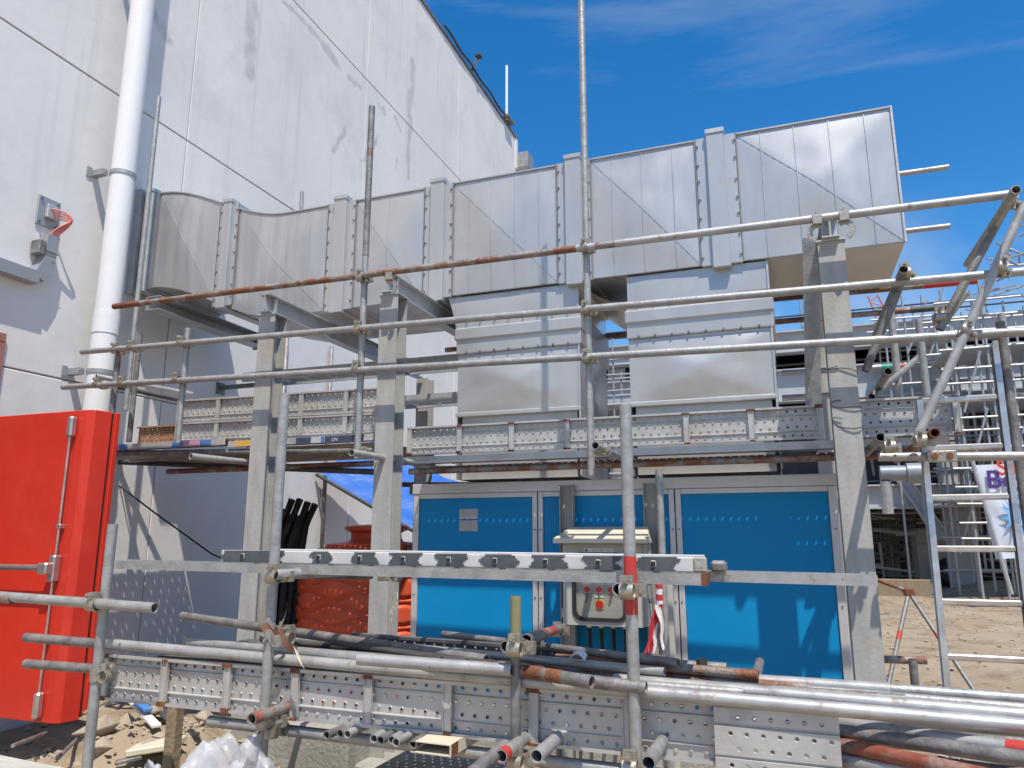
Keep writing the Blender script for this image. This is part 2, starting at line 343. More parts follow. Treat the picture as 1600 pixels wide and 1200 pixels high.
for y in ys:
    for x in xs: g.v.append((x, y, ground_h(x, y)))
for j in range(len(ys)-1):
    for i in range(nx-1):
        a = j*nx+i; g.f.append((a, a+1, a+nx+1, a+nx))
tag(obj('ground', g, M['dirt'], smooth=True), kind='structure')
# loose stones on the ground
st = MB()
def rock(mb, p, r):
    b = len(mb.v); ph = random.random()*6
    pts = [(0,0,1),(.9,0,.3),(.3,.85,.2),(-.7,.5,.3),(-.7,-.5,.15),(.3,-.85,.3),(.1,0,-.6)]
    sxx, syy, szz = (random.uniform(.6,1.2)*r, random.uniform(.6,1.2)*r, random.uniform(.4,.8)*r)
    for x, y, z in pts:
        x += random.uniform(-.2,.2); y += random.uniform(-.2,.2); z += random.uniform(-.15,.15)
        X = x*math.cos(ph)-y*math.sin(ph); Y = x*math.sin(ph)+y*math.cos(ph)
        mb.v.append((p[0]+X*sxx, p[1]+Y*syy, p[2]+z*szz))
    for i in range(5):
        j = (i+1) % 5; mb.f.append((b, b+1+i, b+1+j)); mb.f.append((b+6, b+1+j, b+1+i))
for i in range(3400):
    if i < 900: x, y, r = random.gauss(-4.0,.75), random.gauss(4.1,.7), abs(random.gauss(0,.018))+.008
    elif i < 2600: x, y = random.uniform(.6,8), random.uniform(6,24); r = abs(random.gauss(0,.018))+.008
    else: x, y = random.uniform(-6,9), random.uniform(2,7.5); r = abs(random.gauss(0,.025))+.01
    if x < WX+.1: continue
    rock(st, (x, y, ground_h(x, y)+r*.2), r)
tag(obj('gravel', st, M['stone']), 'loose tan stones scattered over the dirt ground', 'gravel', kind='stuff')

# ---- white building: panels with recessed joints
bl = thing('white_building', 'tall white painted concrete building with panel joints at left', 'building', (WX-4, 8, 0))
wb = MB().box(WX-14, WX-.03, -6, 17.28, -.3, 12.05)
obj('wall_core', wb, M['pvc_grey'], bl)
zj = [-.2, 2.97, 6.02, 9.15, 12.08]; yj = [-5.95, -1.35, 2.35, 6.05, 9.78, 13.5, 17.3]
for a in range(4):
    for k in range(6):
        obj('wall_panel', MB().box(WX-.06, WX, yj[k]+.006, yj[k+1]-.006, zj[a]+.008, zj[a+1]-.008), M['wall'], bl, bevel=.006)
obj('roof_flashing', MB().box(WX-.3, WX+.03, -6, 17.33, 12.085, 12.14), M['galv_dark'], bl)
obj('corner_trim', MB().box(WX-.02, WX+.025, 17.18, 17.33, 11.2, 12.07), M['wall'], bl)
# rope and cable run along the eaves
rp = MB().path([(WX+.05, 12.6+.24*i, 12.215+.03*math.sin(i*1.3)) for i in range(18)], .028, 6)
tag(obj('eaves_cable', rp, M['dark_tube']), 'dark cable lying along the far end of the roof edge', 'cable')
rd = thing('lightning_rod', 'thin white rod standing up at the far roof corner', 'rod', (WX+.05, 16.5, 12.2))
p0 = Vector((WX+.05, 16.4, 12.17))
obj('rod_mast', MB().tube(p0, p0+Vector((0,0,1.55)), .035, 8, solid=True), M['white_pipe'], rd)
obj('rod_base', MB().box(p0.x-.1, p0.x+.1, p0.y-.15, p0.y+.35, 12.171, 12.24), M['galv_dark'], rd, bevel=.01)
rk = thing('roof_bracket', 'small dark bracket on the roof edge', 'bracket', (WX, 14.2, 12.2))
obj('bracket_arm', MB().bar((WX, 14.2, 12.172), (WX+.12, 14.3, 12.55), .07, .07), M['dark_tube'], rk)
obj('bracket_tip', MB().box(WX+.06, WX+.2, 14.22, 14.38, 12.552, 12.62), M['dark_tube'], rk, bevel=.01)

# ---- rainwater pipes
def downpipe(name, label, y, x, r, z0, z1, brackets, hopper=False):
    t = thing(name, label, 'downpipe', (x, y, z0))
    o = obj('pipe', MB().tube((x, y, z0), (x, y, z1), r, 28, wall=.008), M['white_pipe'], t); smooth_by_angle(o)
    for z in brackets:
        b = smooth_by_angle(obj('bracket_ring', MB().tube((x, y, z-.02), (x, y, z+.02), r+.008, 28, wall=.009), M['bracket'], t))
        obj('bracket_arm', MB().box(WX+.001, x-r+.01, y-r-.035, y-r+.025, z-.03, z+.03), M['bracket'], t)
        obj('bracket_plate', MB().box(WX+.001, WX+.012, y-r-.09, y-r-.036, z-.05, z+.05), M['bracket'], t)
    return t
downpipe('downpipe', 'large white rainwater pipe with steel brackets on the wall at left', 5.05, WX+.25, .112, .1, 12.0, (3.05, 5.05, 7.4, 9.8))
j = obj('pipe_socket', MB().tube((WX+.25, 5.05, 3.42), (WX+.25, 5.05, 3.62), .118, 28, wall=.006), M['white_pipe'], bpy.data.objects['downpipe']); smooth_by_angle(j)
t2 = downpipe('downpipe', 'white downpipe with hopper at the far corner of the white building', 17.5, WX+.1, .13, 0, 11.0, (10.3,))
hp = MB(); hb = [(-.14,-.14),(.14,-.14),(.14,.14),(-.14,.14)]; ht = [(-.22,-.24),(.22,-.24),(.22,.24),(-.22,.24)]
for (q, z) in ((hb, 11.0), (ht, 11.28), (ht, 11.7)):
    for a, b2 in q: hp.v.append((WX+.1+a, 17.55+b2, z))
for k in range(2):
    for i in range(4): hp.f.append((k*4+i, k*4+(i+1) % 4, k*4+4+(i+1) % 4, k*4+4+i))
hp.f.append((8, 9, 10, 11))
obj('hopper', hp, M['galv'], t2)

# ---- junction plate, red cables and cable trunking on the wall
def wp(x, y, off=0): p = at(x, y, X=WX); p.x = WX+off; return p
jb = thing('junction_plate', 'square grey steel plate with cable gland on the white wall', 'plate', wp(75, 335))
a, b2 = wp(58, 312), wp(92, 365)
y0, y1, z0, z1 = 4.405, 4.62, 4.32, 4.60
obj('back_plate', MB().box(WX+.001, WX+.02, y0, y1, z0, z1), M['bracket'], jb, bevel=.004)
obj('gland_box', MB().box(WX+.021, WX+.06, 4.47, 4.58, 4.40, 4.53), M['beam'], jb, bevel=.006)
for (yy, zz) in ((y0+.025, z0+.03), (y1-.025, z0+.03), (y0+.025, z1-.03), (y1-.025, z1-.03)):
    obj('bolt', MB().tube((WX+.02, yy, zz), (WX+.034, yy, zz), .012, 6, solid=True), M['galv_dark'], jb)
for i in range(4):
    o = .022*i
    pts = [(WX+.05, 4.50+.012*i, 4.49-.022*i), (WX+.13, 4.56+.012*i, 4.475-.024*i), (WX+.17, 4.635-.006*i, 4.42-.010*i), (WX+.15, 4.615-.016*i, 4.34), (WX+.11, 4.575-.022*i, 4.26), (WX+.09, 4.565-.024*i, 4.19)]
    # smooth the polyline
    sp = []
    for k in range(len(pts)-1):
        q0 = Vector(pts[max(k-1,0)]); q1 = Vector(pts[k]); q2 = Vector(pts[k+1]); q3 = Vector(pts[min(k+2, len(pts)-1)])
        for s in range(5):
            u = s/5; sp.append(.5*((2*q1)+(q2-q0)*u+(2*q0-5*q1+4*q2-q3)*u*u+(-q0+3*q1-3*q2+q3)*u**3))
    sp.append(Vector(pts[-1]))
    tag(obj('red_cable', MB().path(sp, .0075, 8), M['cable_red'], smooth=True), '%s of the four red cables curving from the wall plate into the trunking' % ('outermost', 'second outermost', 'second innermost', 'innermost')[i], 'cable', 'red cables at the wall plate')
tr = thing('cable_trunking', 'grey steel trunking elbow under the red cables on the white wall', 'trunking', wp(60, 440))
path = [(4.53, 4.225), (4.515, 3.98), (4.44, 3.80), (4.02, 3.80), (3.2, 3.80)]
for k in range(len(path)-1):
    (ya, za), (yb, zb) = path[k], path[k+1]
    obj('trunking_length', MB().bar((WX+.06+.001*k, ya, za), (WX+.06+.001*k, yb, zb), .11, .105, up=(1,0,0)), M['bracket'], tr)
obj('clip', MB().box(WX+.005, WX+.12, 4.395, 4.455, 4.02, 4.15), M['galv_dark'], tr, bevel=.006)
obj('cover_joint', MB().box(WX+.118, WX+.122, 4.45, 4.585, 4.055, 4.062), M['gasket'], tr)
df = thing('door_frame', 'edge of a brown steel door frame in the white wall at far left', 'door frame', (WX, 3.3, .2))
obj('jamb', MB().box(WX-.02, WX+.03, 4.20, 4.28, .2, 3.17), M['frame_brown'], df, bevel=.004)
obj('jamb', MB().box(WX-.02, WX+.03, 2.42, 2.5, .2, 3.17), M['frame_brown'], df, bevel=.004)
obj('head', MB().box(WX-.02, WX+.032, 2.42, 4.28, 3.172, 3.25), M['frame_brown'], df, bevel=.004)
obj('opening', MB().box(WX-.02, WX+.004, 2.5, 4.2, .2, 3.17), M['dark_tube'], df)  # dark sheet painted in place of the shaded doorway recess

# ================================================================== AIR DUCT
def smst(t): t = max(0, min(1, t)); return t*t*(3-2*t)
def dz(X): return .47*smst((-4.30-X)/1.62)
DY0, DY1, DZ0, DZ1 = 5.5, 6.5, 3.56, 4.585
du = thing('air_duct', 'long rectangular galvanised sheet air duct with two drops onto the blue enclosure', 'duct', (-1.2, 6, 2.0))
def dn(x, z, s): return .011*noise.noise((x*2.1+s, z*2.1, s*3.1))+.003*noise.noise((x*6+s, z*6, 1.7))
def duct_section(X0, X1, mt, brake=.050, seams=0, seed=0):
    n = 22; mb = MB()
    def front(u, v):
        x = X0+(X1-X0)*u; z = DZ0+(DZ1-DZ0)*v; a = max(abs(2*u-1), abs(2*v-1))
        e = min(1, 12*min(u, 1-u, v, 1-v))
        return (x, DY0-brake*(1-a)+e*dn(x, z, seed), z+dz(x))
    mb.quadgrid(front, n, n)
    def under(u, v):
        x = X0+(X1-X0)*u; y = DY0+(DY1-DY0)*v; a = max(abs(2*u-1), abs(2*v-1)); e = min(1, 12*min(u, 1-u, v, 1-v))
        return (x, y, DZ0+dz(x)-brake*(1-a)+e*dn(x, y, seed+4))
    mb.quadgrid(lambda u, v: under(u, 1-v), n, n)
    mb.quadgrid(lambda u, v: (X0+(X1-X0)*u, DY0+(DY1-DY0)*v, DZ1+dz(X0+(X1-X0)*u)+.012*(1-max(abs(2*u-1), abs(2*v-1)))), n, 6)
    mb.quadgrid(lambda u, v: (X0+(X1-X0)*(1-u), DY1, DZ0+(DZ1-DZ0)*v+dz(X0+(X1-X0)*(1-u))), n, 4)
    s = obj('duct_section', mb, mt, du, smooth=True)
    cz = MB(); m = 22                                  # the sharp fold of the cross-brake
    for q in range(m):
        ua, ub = .015+.97*q/m, .015+.97*(q+1)/m
        cz.bar(Vector(front(ua, 1-ua))+Vector((0,-.0008,0)), Vector(front(ub, 1-ub))+Vector((0,-.0008,0)), .005, .0022, up=(0,1,0))
    obj('cross_brake', cz, mt, s)
    # folded edge along the top and bottom front corners
    e = MB()
    for k in range(n):
        xa, xb = X0+(X1-X0)*k/n, X0+(X1-X0)*(k+1)/n
        e.bar((xa, DY0-.006, DZ1+dz(xa)+.004), (xb, DY0-.006, DZ1+dz(xb)+.004), .016, .012)
    obj('top_fold', e, M['duct'], s)
    e = MB()
    for k in range(n):
        xa, xb = X0+(X1-X0)*k/n, X0+(X1-X0)*(k+1)/n
        e.bar((xa, DY0-.003, DZ0+dz(xa)-.002), (xb, DY0-.003, DZ0+dz(xb)-.002), .008, .007)
    obj('bottom_fold', e, M['duct_dark'], s)
    for k in range(seams):
        x = X0+(X1-X0)*(k+.75)/(seams+.5)
        u = (x-X0)/(X1-X0); sm = MB(); m = 14
        for q in range(m):
            v0, v1 = .01+.98*q/m, .01+.98*(q+1)/m
            pa, pb = Vector(front(u, v0)), Vector(front(u, v1)); sm.bar(pa+Vector((0,-.003,0)), pb+Vector((0,-.003,0)), .006, .005)
        obj('standing_seam', sm, M['duct'], s)
    return s
def duct_joint(X0, X1, mt, box_w=.13, rv=True, seed=0):
    # collar between two riveted seams, with a raised cover strip
    Xm = (X0+X1)/2; z = dz(Xm)
    j = obj('joint_collar', MB().box(X0, X1, DY0-.014, DY1+.012, DZ0+z-.014, DZ1+z+.014), mt, du, bevel=.004)
    w = min(box_w, (X1-X0)*.5)
    obj('cover_strip', MB().box(Xm-w/2, Xm+w/2, DY0-.052, DY1+.04, DZ0+z-.045, DZ1+z+.05), mt, j, bevel=.005)
    obj('cover_cap', MB().box(Xm-w/2-.006, Xm+w/2+.006, DY0-.06, DY0+.05, DZ1+z+.02, DZ1+z+.058), M['beam'], j, bevel=.003)
    for X in (X0, X1):
        sx_ = -1 if X == X0 else 1
        obj('sealant_line', MB().bar((X+sx_*.004, DY0-.012, DZ0+z-.012), (X+sx_*.004, DY0-.012, DZ1+z+.012), .007, .010, up=(0,1,0)), M['duct_dark'], j)
        if rv:
            r = MB(); n = 7
            for k in range(n):
                zz = DZ0+z+.06+(DZ1-DZ0-.12)*k/(n-1)+random.uniform(-.02,.02)
                r.tube((X-sx_*.012, DY0-.024, zz), (X-sx_*.012, DY0-.013, zz), .0095, 6, solid=True)
            tag(obj('rivets', r, M['galv_dark'], j), kind='stuff')
sections = [(-.18, .90, 'duct', 4), (-1.33, -.48, 'duct', 3), (-2.56, -1.61, 'duct', 4), (-3.54, -2.83, 'duct', 1), (-4.88, -3.83, 'duct_old', 0), (-5.92, -5.10, 'duct_old', 0)]
for k, (a, b, m_, s) in enumerate(sections): duct_section(a, b, M[m_], seams=s, seed=k*3.3)
for (a, b) in ((-.48, -.18), (-1.61, -1.33), (-2.83, -2.56), (-3.83, -3.54)): duct_joint(a, b, M['duct'])
duct_joint(-5.10, -4.88, M['duct_old'], .10)
duct_joint(-6.12, -5.92, M['beam'], .12, rv=False)
# end cap of the duct
mb = MB().quadgrid(lambda u, v: (.90+.014*(1-max(abs(2*u-1), abs(2*v-1))), DY0+(DY1-DY0)*u, DZ0+(DZ1-DZ0)*v), 20, 20)
ec = obj('end_cap', mb, M['duct'], du, smooth=True)
obj('corner_fold', MB().bar((.902, DY0-.004, DZ0-.006), (.902, DY0-.004, DZ1+.012), .014, .016, up=(0,1,0)), M['beam'], ec)
# flashing where the duct enters the wall
obj('wall_collar', MB().box(WX+.001, -6.121, DY0-.06, DY1+.06, DZ0+.47-.05, DZ1+.47+.07), M['beam'], du, bevel=.004)
# drops
def drop(X0, X1, seed, flare=0):
    Yf, Yb = 5.52, 6.5
    zs = [3.545, 3.34, 3.30, 3.06, 2.99, 2.53, 2.00]
    dr = obj('drop_section', MB().quadgrid(lambda u, v: (X0+(X1-X0)*u-(flare*(v**2)*(1-u)), Yf-.012*(1-max(abs(2*u-1),abs(2*v-1)))+.0+min(1,12*min(u,1-u,v,1-v))*dn(u*1.1+seed, v, seed), 3.02+(3.545-3.02)*v), 18, 12)
             .quadgrid(lambda u, v: (X0+(X1-X0)*u, Yf-.040*(1-max(abs(2*u-1),abs(2*v-1)))+min(1,12*min(u,1-u,v,1-v))*dn(u*1.1, v+seed, seed), 2.535+(3.02-2.535)*v), 22, 16)
             .quadgrid(lambda u, v: (X0+.03+(X1-X0-.06)*u, Yf+.04+.5*dn(u, v, seed+3), 2.0+.55*v), 8, 6)
             .quadgrid(lambda u, v: (X0, Yb+(Yf-Yb)*u, 2.0+(3.545-2.0)*v), 6, 8)
             .quadgrid(lambda u, v: (X1+(X0-X1)*u, Yb, 2.0+(3.545-2.0)*v), 4, 4), M['duct'], du, smooth=True)
    obj('side_sheet', MB().quadgrid(lambda u, v: (X1+.02*(1-max(abs(2*u-1),abs(2*v-1)))+dn(u, v, seed+2), Yf+(Yb-Yf)*u, 2.0+(3.545-2.0)*v), 16, 22), M['duct_side'], dr, smooth=True)
    obj('flange_cover', MB().box(X0-.03, X1+.03, Yf-.030, Yb+.02, 3.155, 3.265), M['duct'], dr, bevel=.014)
    obj('flange_band', MB().box(X0-.012, X1+.024, Yf-.012, Yb+.01, 3.045, 3.32), M['duct'], dr, bevel=.004)
    obj('bottom_lip', MB().box(X0-.012, X1+.012, Yf-.014, Yf+.042, 2.51, 2.545), M['duct'], dr, bevel=.006)
    obj('sealant_line', MB().box(X0-.004, X1+.006, Yf-.016, Yf-.002, 3.036, 3.044), M['duct_dark'], dr)
    obj('sealant_line', MB().box(X0-.004, X1+.006, Yf-.016, Yf-.002, 3.321, 3.327), M['duct_dark'], dr)
    obj('corner_fold', MB().bar((X1+.004, Yf-.004, 2.01), (X1+.004, Yf-.004, 3.54), .014, .014, up=(0,1,0)), M['beam'], dr)
    rv = MB()
    for k in range(8):
        for zz in (3.052, 3.312): rv.tube((X0+.08+(X1-X0-.16)*k/7, Yf-.03, zz), (X0+.08+(X1-X0-.16)*k/7, Yf-.018, zz), .008, 6, solid=True)
    tag(obj('rivets', rv, M['galv_dark'], dr), kind='stuff')
drop(-2.50, -1.46, 1.0, .10)
drop(-1.06, -.02, 5.0, 0)
# short connecting branch under the duct between the drops
obj('branch_hood', MB().quadgrid(lambda u, v: (-1.44+.30*u, 5.58+.9*v, 3.54-.17*math.sin(u*1.5)-.02*v), 8, 8), M['duct'], du, smooth=True)

# ================================================================== STEEL SUPPORT FRAME
def column(x, y, z1, label):
    t = thing('steel_column', label, 'column', (x, y, 0), 'columns of the duct support frame')
    obj('column_shaft', MB().hsec((x, y, 0), (x, y, z1), .152, .152, .010, up=(0,1,0)), M['column'], t)
    obj('base_plate', MB().box(x-.14, x+.14, y-.14, y+.14, -.02, .022), M['column'], t, bevel=.004)
    obj('cap_plate', MB().box(x-.085, x+.085, y-.085, y+.085, z1+.001, z1+.012), M['beam'], t)
    return t
CY = 4.80
COLS = ((.365, 3.335, 'grey steel column at the right corner of the blue enclosure'), (-2.72, 3.34, 'grey steel column in front of the orange tank'), (-3.83, 3.30, 'grey steel column standing left of the orange tank'))
for x, z, l in COLS: column(x, CY, z, l)
for (x, z, l) in ((.365, 3.335, 'galvanised I-beam end on the right column under the duct end'), (-2.72, 3.34, 'galvanised I-beam running under the duct from the middle column'), (-3.83, 3.30, 'galvanised I-beam running under the duct from the left column')):
    t = thing('support_beam', l, 'beam', (x, CY, z), 'beams under the duct')
    obj('beam_length', MB().hsec((x, CY-.12, z+.013+.075), (x, 7.4, z+.013+.075), .10, .15, .009), M['beam'], t)
    obj('stiffener', MB().box(x-.046, x-.006, CY-.03, CY-.02, z+.024, z+.152), M['beam'], t)
    obj('stiffener', MB().box(x+.006, x+.046, CY-.03, CY-.02, z+.024, z+.152), M['beam'], t)
for (x, l) in ((-2.72, 'dark steel column behind the orange tank'), (.365, 'dark steel column behind the blue enclosure'), (-3.83, 'dark steel column by the white wall behind the tank')):
    t = thing('rear_column', l, 'column', (x, 7.3, 0), 'rear columns of the duct support frame')
    obj('column_shaft', MB().hsec((x, 7.55 if x < -3 else 7.3, 0), (x, 7.55 if x < -3 else 7.3, 3.33), .15, .15, .010, up=(0,1,0)), M['column'], t)
    obj('base_plate', MB().box(x-.14, x+.14, 7.16, 7.7, -.02, .02), M['column'], t)
t = thing('wall_support_beam', 'grey beam with blue film beneath the duct at the wall', 'beam', (-5.72, 6, 3.6))
obj('beam_length', MB().usec((-5.72, 5.35, 3.80), (-5.72, 6.95, 3.80), .14, .17, .008, up=(1,0,0)), M['beam'], t)
obj('protective_film', MB().box(-5.801, -5.798, 6.1, 6.94, 3.735, 3.865), M['film'], t)
obj('end_plate', MB().box(-5.81, -5.63, 6.951, 6.962, 3.71, 3.89), M['film'], t)
# inclined brace plate beside the right column
tag(obj('raking_strut', MB().bar((.20, 5.3, 2.2), (.27, 5.05, 3.5), .10, .012, up=(0,1,0)), M['galv']), 'flat grey strut leaning beside the right column', 'strut')

# cable ladders behind, under the duct
def cable_ladder(label, x0, x1, y, z, w=.30):
    t = thing('cable_ladder', label, 'cable tray', ((x0+x1)/2, y, z), 'cable ladders under the duct')
    for s in (0, w): obj('side_rail', MB().usec((x0, y+s, z), (x1, y+s, z), .10, .03, .003, up=(0, 1 if s == 0 else -1, 0)), M['beam'], t)
    n = int((x1-x0)/.30)
    for k in range(n):
        x = x0+.15+k*.30; obj('rung', MB().bar((x, y+.015, z-.02), (x, y+w-.015, z-.02), .035, .018), M['beam'], t)
    return t
cable_ladder('upper galvanised cable ladder running from the white wall behind the columns', -5.75, -2.55, 6.75, 3.33, .32)
cable_ladder('lower galvanised cable ladder below the first behind the columns', -5.2, -2.55, 7.15, 3.02, .26)
for k, (x, y, l) in enumerate(((-5.95, 6.8, 'small steel bracket on the wall holding the upper cable ladder'), (-5.95, 7.2, 'small steel bracket on the wall holding the lower cable ladder'))):
    t = thing('wall_bracket', l, 'bracket', (x, y, 3.1)); z = 3.27 if k == 0 else 2.96
    obj('bracket_arm', MB().usec((WX+.013, y+.1, z), (-5.5 if k == 0 else -5.1, y+.1, z), .045, .045, .004), M['galv_dark'], t)
    obj('bracket_plate', MB().box(WX+.001, WX+.012, y+.03, y+.17, z-.08, z+.06), M['galv_dark'], t)
for k, x in enumerate((-5.35, -5.22, -3.36)):
    tag(obj('conduit', MB().tube((WX+.06, 8.0+1.05*k if k < 2 else 10.6, .4), (WX+.06, 8.0+1.05*k if k < 2 else 10.6, 4.3), .03, 10, solid=True), M['galv_dark'] if k < 2 else M['galv'], smooth=True), ('thin grey conduit on the wall left of the middle column', 'second thin grey conduit on the wall left of the middle column', 'thin grey conduit on the wall right of the middle column')[k], 'conduit')

# ================================================================== BLUE ENCLOSURE
EX0, EX1, EY0, EY1, EZ0, EZ1 = -2.87, .325, 5.50, 7.0, .30, 1.948
en = thing('blue_enclosure', 'large blue panelled equipment enclosure with aluminium frame under the duct', 'enclosure', ((EX0+EX1)/2, 6.3, EZ0))
obj('core', MB().box(EX0+.03, EX1-.03, EY0+.03, EY1-.03, EZ0+.02, EZ1-.02), M['dark_tube'], en)
obj('plinth', MB().box(EX0+.02, EX1-.02, EY0+.03, EY1, -.02, EZ0-.001), M['concrete'], en, bevel=.01)
px = [EX0, -1.80, -.76, EX1]
for k in range(3):
    a, b = px[k]+.055, px[k+1]-.055
    if k == 0: b = -1.845
    if k == 1: a, b = -1.755, -.805
    if k == 2: a, b = -.715, EX1-.06
    z1 = EZ1-.10
    obj('front_panel', MB().box(a, b, EY0+.004, EY0+.029, EZ0+.07, z1), M['blue'], en, bevel=.003)
    for (q0, q1) in ((px[k]+.004, a-.001), (b+.001, px[k+1]-.004)):
        obj('frame_post', MB().box(q0, q1, EY0-.012, EY0+.028, EZ0+.01, EZ1-.062), M['alu'], en, bevel=.003)
    obj('frame_rail', MB().box(a, b, EY0-.010, EY0+.0285, z1+.001, EZ1-.062), M['alu'], en, bevel=.002)
    obj('frame_rail', MB().box(a, b, EY0-.010, EY0+.0285, EZ0+.01, EZ0+.069), M['alu'], en, bevel=.002)
obj('top_rail', MB().box(EX0-.005, EX1+.005, EY0-.02, EY0+.06, EZ1-.060, EZ1+.02), M['alu'], en, bevel=.004)
obj('roof_sheet', MB().box(EX0-.004, EX1+.004, EY0+.061, EY1, EZ1-.06, EZ1+.016), M['alu'], en)
for (X, s) in ((EX1, 1), (EX0, -1)):
    a, b = (X-.028, X-.003) if s > 0 else (X+.003, X+.028)
    obj('side_panel', MB().box(a, b, EY0+.06, EY1-.05, EZ0+.07, EZ1-.1), M['blue'], en, bevel=.003)
    obj('frame_post', MB().box(a-.001, b+.008*s if s > 0 else b, EY1-.049, EY1, EZ0+.01, EZ1-.062), M['alu'], en)
obj('corner_block', MB().box(EX1+.006, EX1+.03, EY0-.02, EY0+.05, EZ1-.06, EZ1+.02), M['gasket'], en)
obj('corner_block', MB().box(EX0-.03, EX0-.006, EY0-.02, EY0+.05, EZ1-.06, EZ1+.02), M['gasket'], en)
for (y0, y1) in ((1.685, 1.765), (1.59, 1.675)):
    pl = obj('nameplate', MB().box(-2.46, -2.30, EY0-.002, EY0+.003, y0, y1), M['plate'], en, bevel=.001)
# small hasp marks and bolts on the frame posts
for x in (EX0+.027, -1.823, -1.777, -.782, -.737, EX1-.03):
    for z in (.6, 1.1, 1.6): obj('bolt', MB().tube((x, EY0-.018, z), (x, EY0-.011, z), .007, 6, solid=True), M['galv_dark'], en)

# ---- control cabinet on its posts
for k, (x, l) in enumerate(((-1.55, 'grey channel post behind the left edge of the control cabinet'), (-.92, 'grey channel post behind the right edge of the control cabinet'))):
    t = thing('channel_post', l, 'post', (x, 5.44, 0), 'channel posts behind the control cabinet')
    obj('post_shaft', MB().usec((x, 5.44, 0), (x, 5.44, 1.93), .105, .06, .006, up=(0,-1,0)), M['post_grey'], t)
    obj('post_foot', MB().box(x-.1, x+.1, 5.36, 5.475, -.02, .012), M['post_grey'], t)
cb = thing('control_cabinet', 'grey wall-type electrical cabinet with rain hood and viewing window', 'cabinet', (-1.23, 5.3, .95))
KX0, KX1, KY0, KY1, KZ0, KZ1 = -1.515, -.925, 5.18, 5.405, .955, 1.50
obj('cabinet_body', MB().box(KX0+.004, KX1+.0, KY0+.022, KY1, KZ0, KZ1), M['cab'], cb, bevel=.004)
# door with a real window opening
def rrect(x0, x1, z0, z1, r, n=5):
    pts = []
    for cx, cz, a0 in ((x1-r, z1-r, 0), (x0+r, z1-r, 90), (x0+r, z0+r, 180), (x1-r, z0+r, 270)):
        for k in range(n+1):
            a = R(a0+90*k/n); pts.append((cx+r*math.cos(a), cz+r*math.sin(a)))
    return pts
WX0, WX1, WZ0, WZ1 = -1.43, -1.075, .995, 1.425
inner = rrect(WX0, WX1, WZ0, WZ1, .06); outer = rrect(KX0, KX1-.03, KZ0-.004, KZ1, .004)
def ringplate(outer, inner, ya, yb):
    m = MB(); n = len(outer)
    for y in (ya, yb):
        for q in (outer, inner):
            for p in q: m.v.append((p[0], y, p[1]))
    for i in range(n):
        j = (i+1) % n
        m.f += [(i, j, n+j, n+i), (2*n+j, 2*n+i, 3*n+i, 3*n+j), (i, 2*n+i, 2*n+j, j), (n+j, 3*n+j, 3*n+i, n+i)]
    return m
dr = obj('cabinet_door', ringplate(outer, inner, KY0, KY0+.02), M['cab'], cb)
obj('window_gasket', ringplate(rrect(WX0-.016, WX1+.016, WZ0-.016, WZ1+.016, .07), rrect(WX0+.008, WX1-.008, WZ0+.008, WZ1-.008, .055), KY0-.010, KY0+.012), M['gasket'], dr)
gp = MB(); ps = rrect(WX0+.008, WX1-.008, WZ0+.008, WZ1-.008, .055)
gp.v = [(p[0], KY0+.004, p[1]) for p in ps]; gp.f = [tuple(range(len(ps)))]
obj('window_pane', gp, M['glass'], dr)
obj('control_panel', MB().box(WX0-.01, WX1+.01, KY0+.0145, KY0+.0215, WZ0-.01, WZ1+.01), M['cab'], cb)
for k in range(3):
    x = -1.345+.085*k
    s = obj('selector_switch', MB().box(x-.022, x+.022, KY0+.009, KY0+.0144, 1.165, 1.215), M['label'], cb, bevel=.002)
    obj('switch_knob', MB().tube((x, KY0+.0088, 1.19), (x, KY0+.0055, 1.19), .022, 12, solid=True), M['btn_red'], s)
    obj('switch_key', MB().bar((x+.004, KY0+.0075, 1.165), (x-.012, KY0+.0075, 1.10), .012, .003, up=(0,1,0)), M['galv_dark'], s)
    obj('switch_label', MB().box(x-.036, x+.036, KY0+.0105, KY0+.0143, 1.222, 1.242), M['label'], cb)
s = obj('main_isolator', MB().box(-1.286, -1.228, KY0+.009, KY0+.0144, 1.06, 1.125), M['btn_yel'], cb, bevel=.002)
obj('isolator_knob', MB().tube((-1.257, KY0+.0088, 1.09), (-1.257, KY0+.0055, 1.09), .028, 14, solid=True), M['btn_red'], s)
obj('switch_label', MB().box(-1.295, -1.225, KY0+.0105, KY0+.0143, 1.135, 1.150), M['label'], cb)
lb = obj('door_label', MB().box(-1.36, -1.15, KY0-.003, KY0-.0005, 1.44, 1.468), M['label'], dr)
for k, w in enumerate((.022, .05, .04, .045)):
    x = -1.35+.05*k; obj('printed_mark', MB().box(x, x+w*.8, KY0-.004, KY0-.0032, 1.447, 1.461), M['ink'] if k == 0 else M['plate'], lb)
for z in (1.03, 1.4): obj('hinge', MB().tube((KX0-.008, KY0+.008, z-.03), (KX0-.008, KY0+.008, z+.03), .008, 8, solid=True), M['chrome'], dr)
obj('door_lock', MB().tube((KX1+.004, KY0+.06, 1.12), (KX1+.03, KY0+.06, 1.12), .015, 10, solid=True), M['chrome'], cb)
hd = MB(); x0, x1 = KX0-.045, KX1+.03
hv = [(x0,KY0-.09,1.503),(x1,KY0-.09,1.503),(x1,KY0-.09,1.535),(x0,KY0-.09,1.535),(x0+.045,KY1,1.62),(x1-.045,KY1,1.62),(x0+.02,KY1,1.503),(x1-.02,KY1,1.503)]
hd.v = hv; hd.f = [(0,1,2,3),(3,2,5,4),(0,3,4,6),(2,1,7,5),(6,7,1,0),(4,5,7,6)]
obj('rain_hood', hd, M['hood'], cb, bevel=.004)
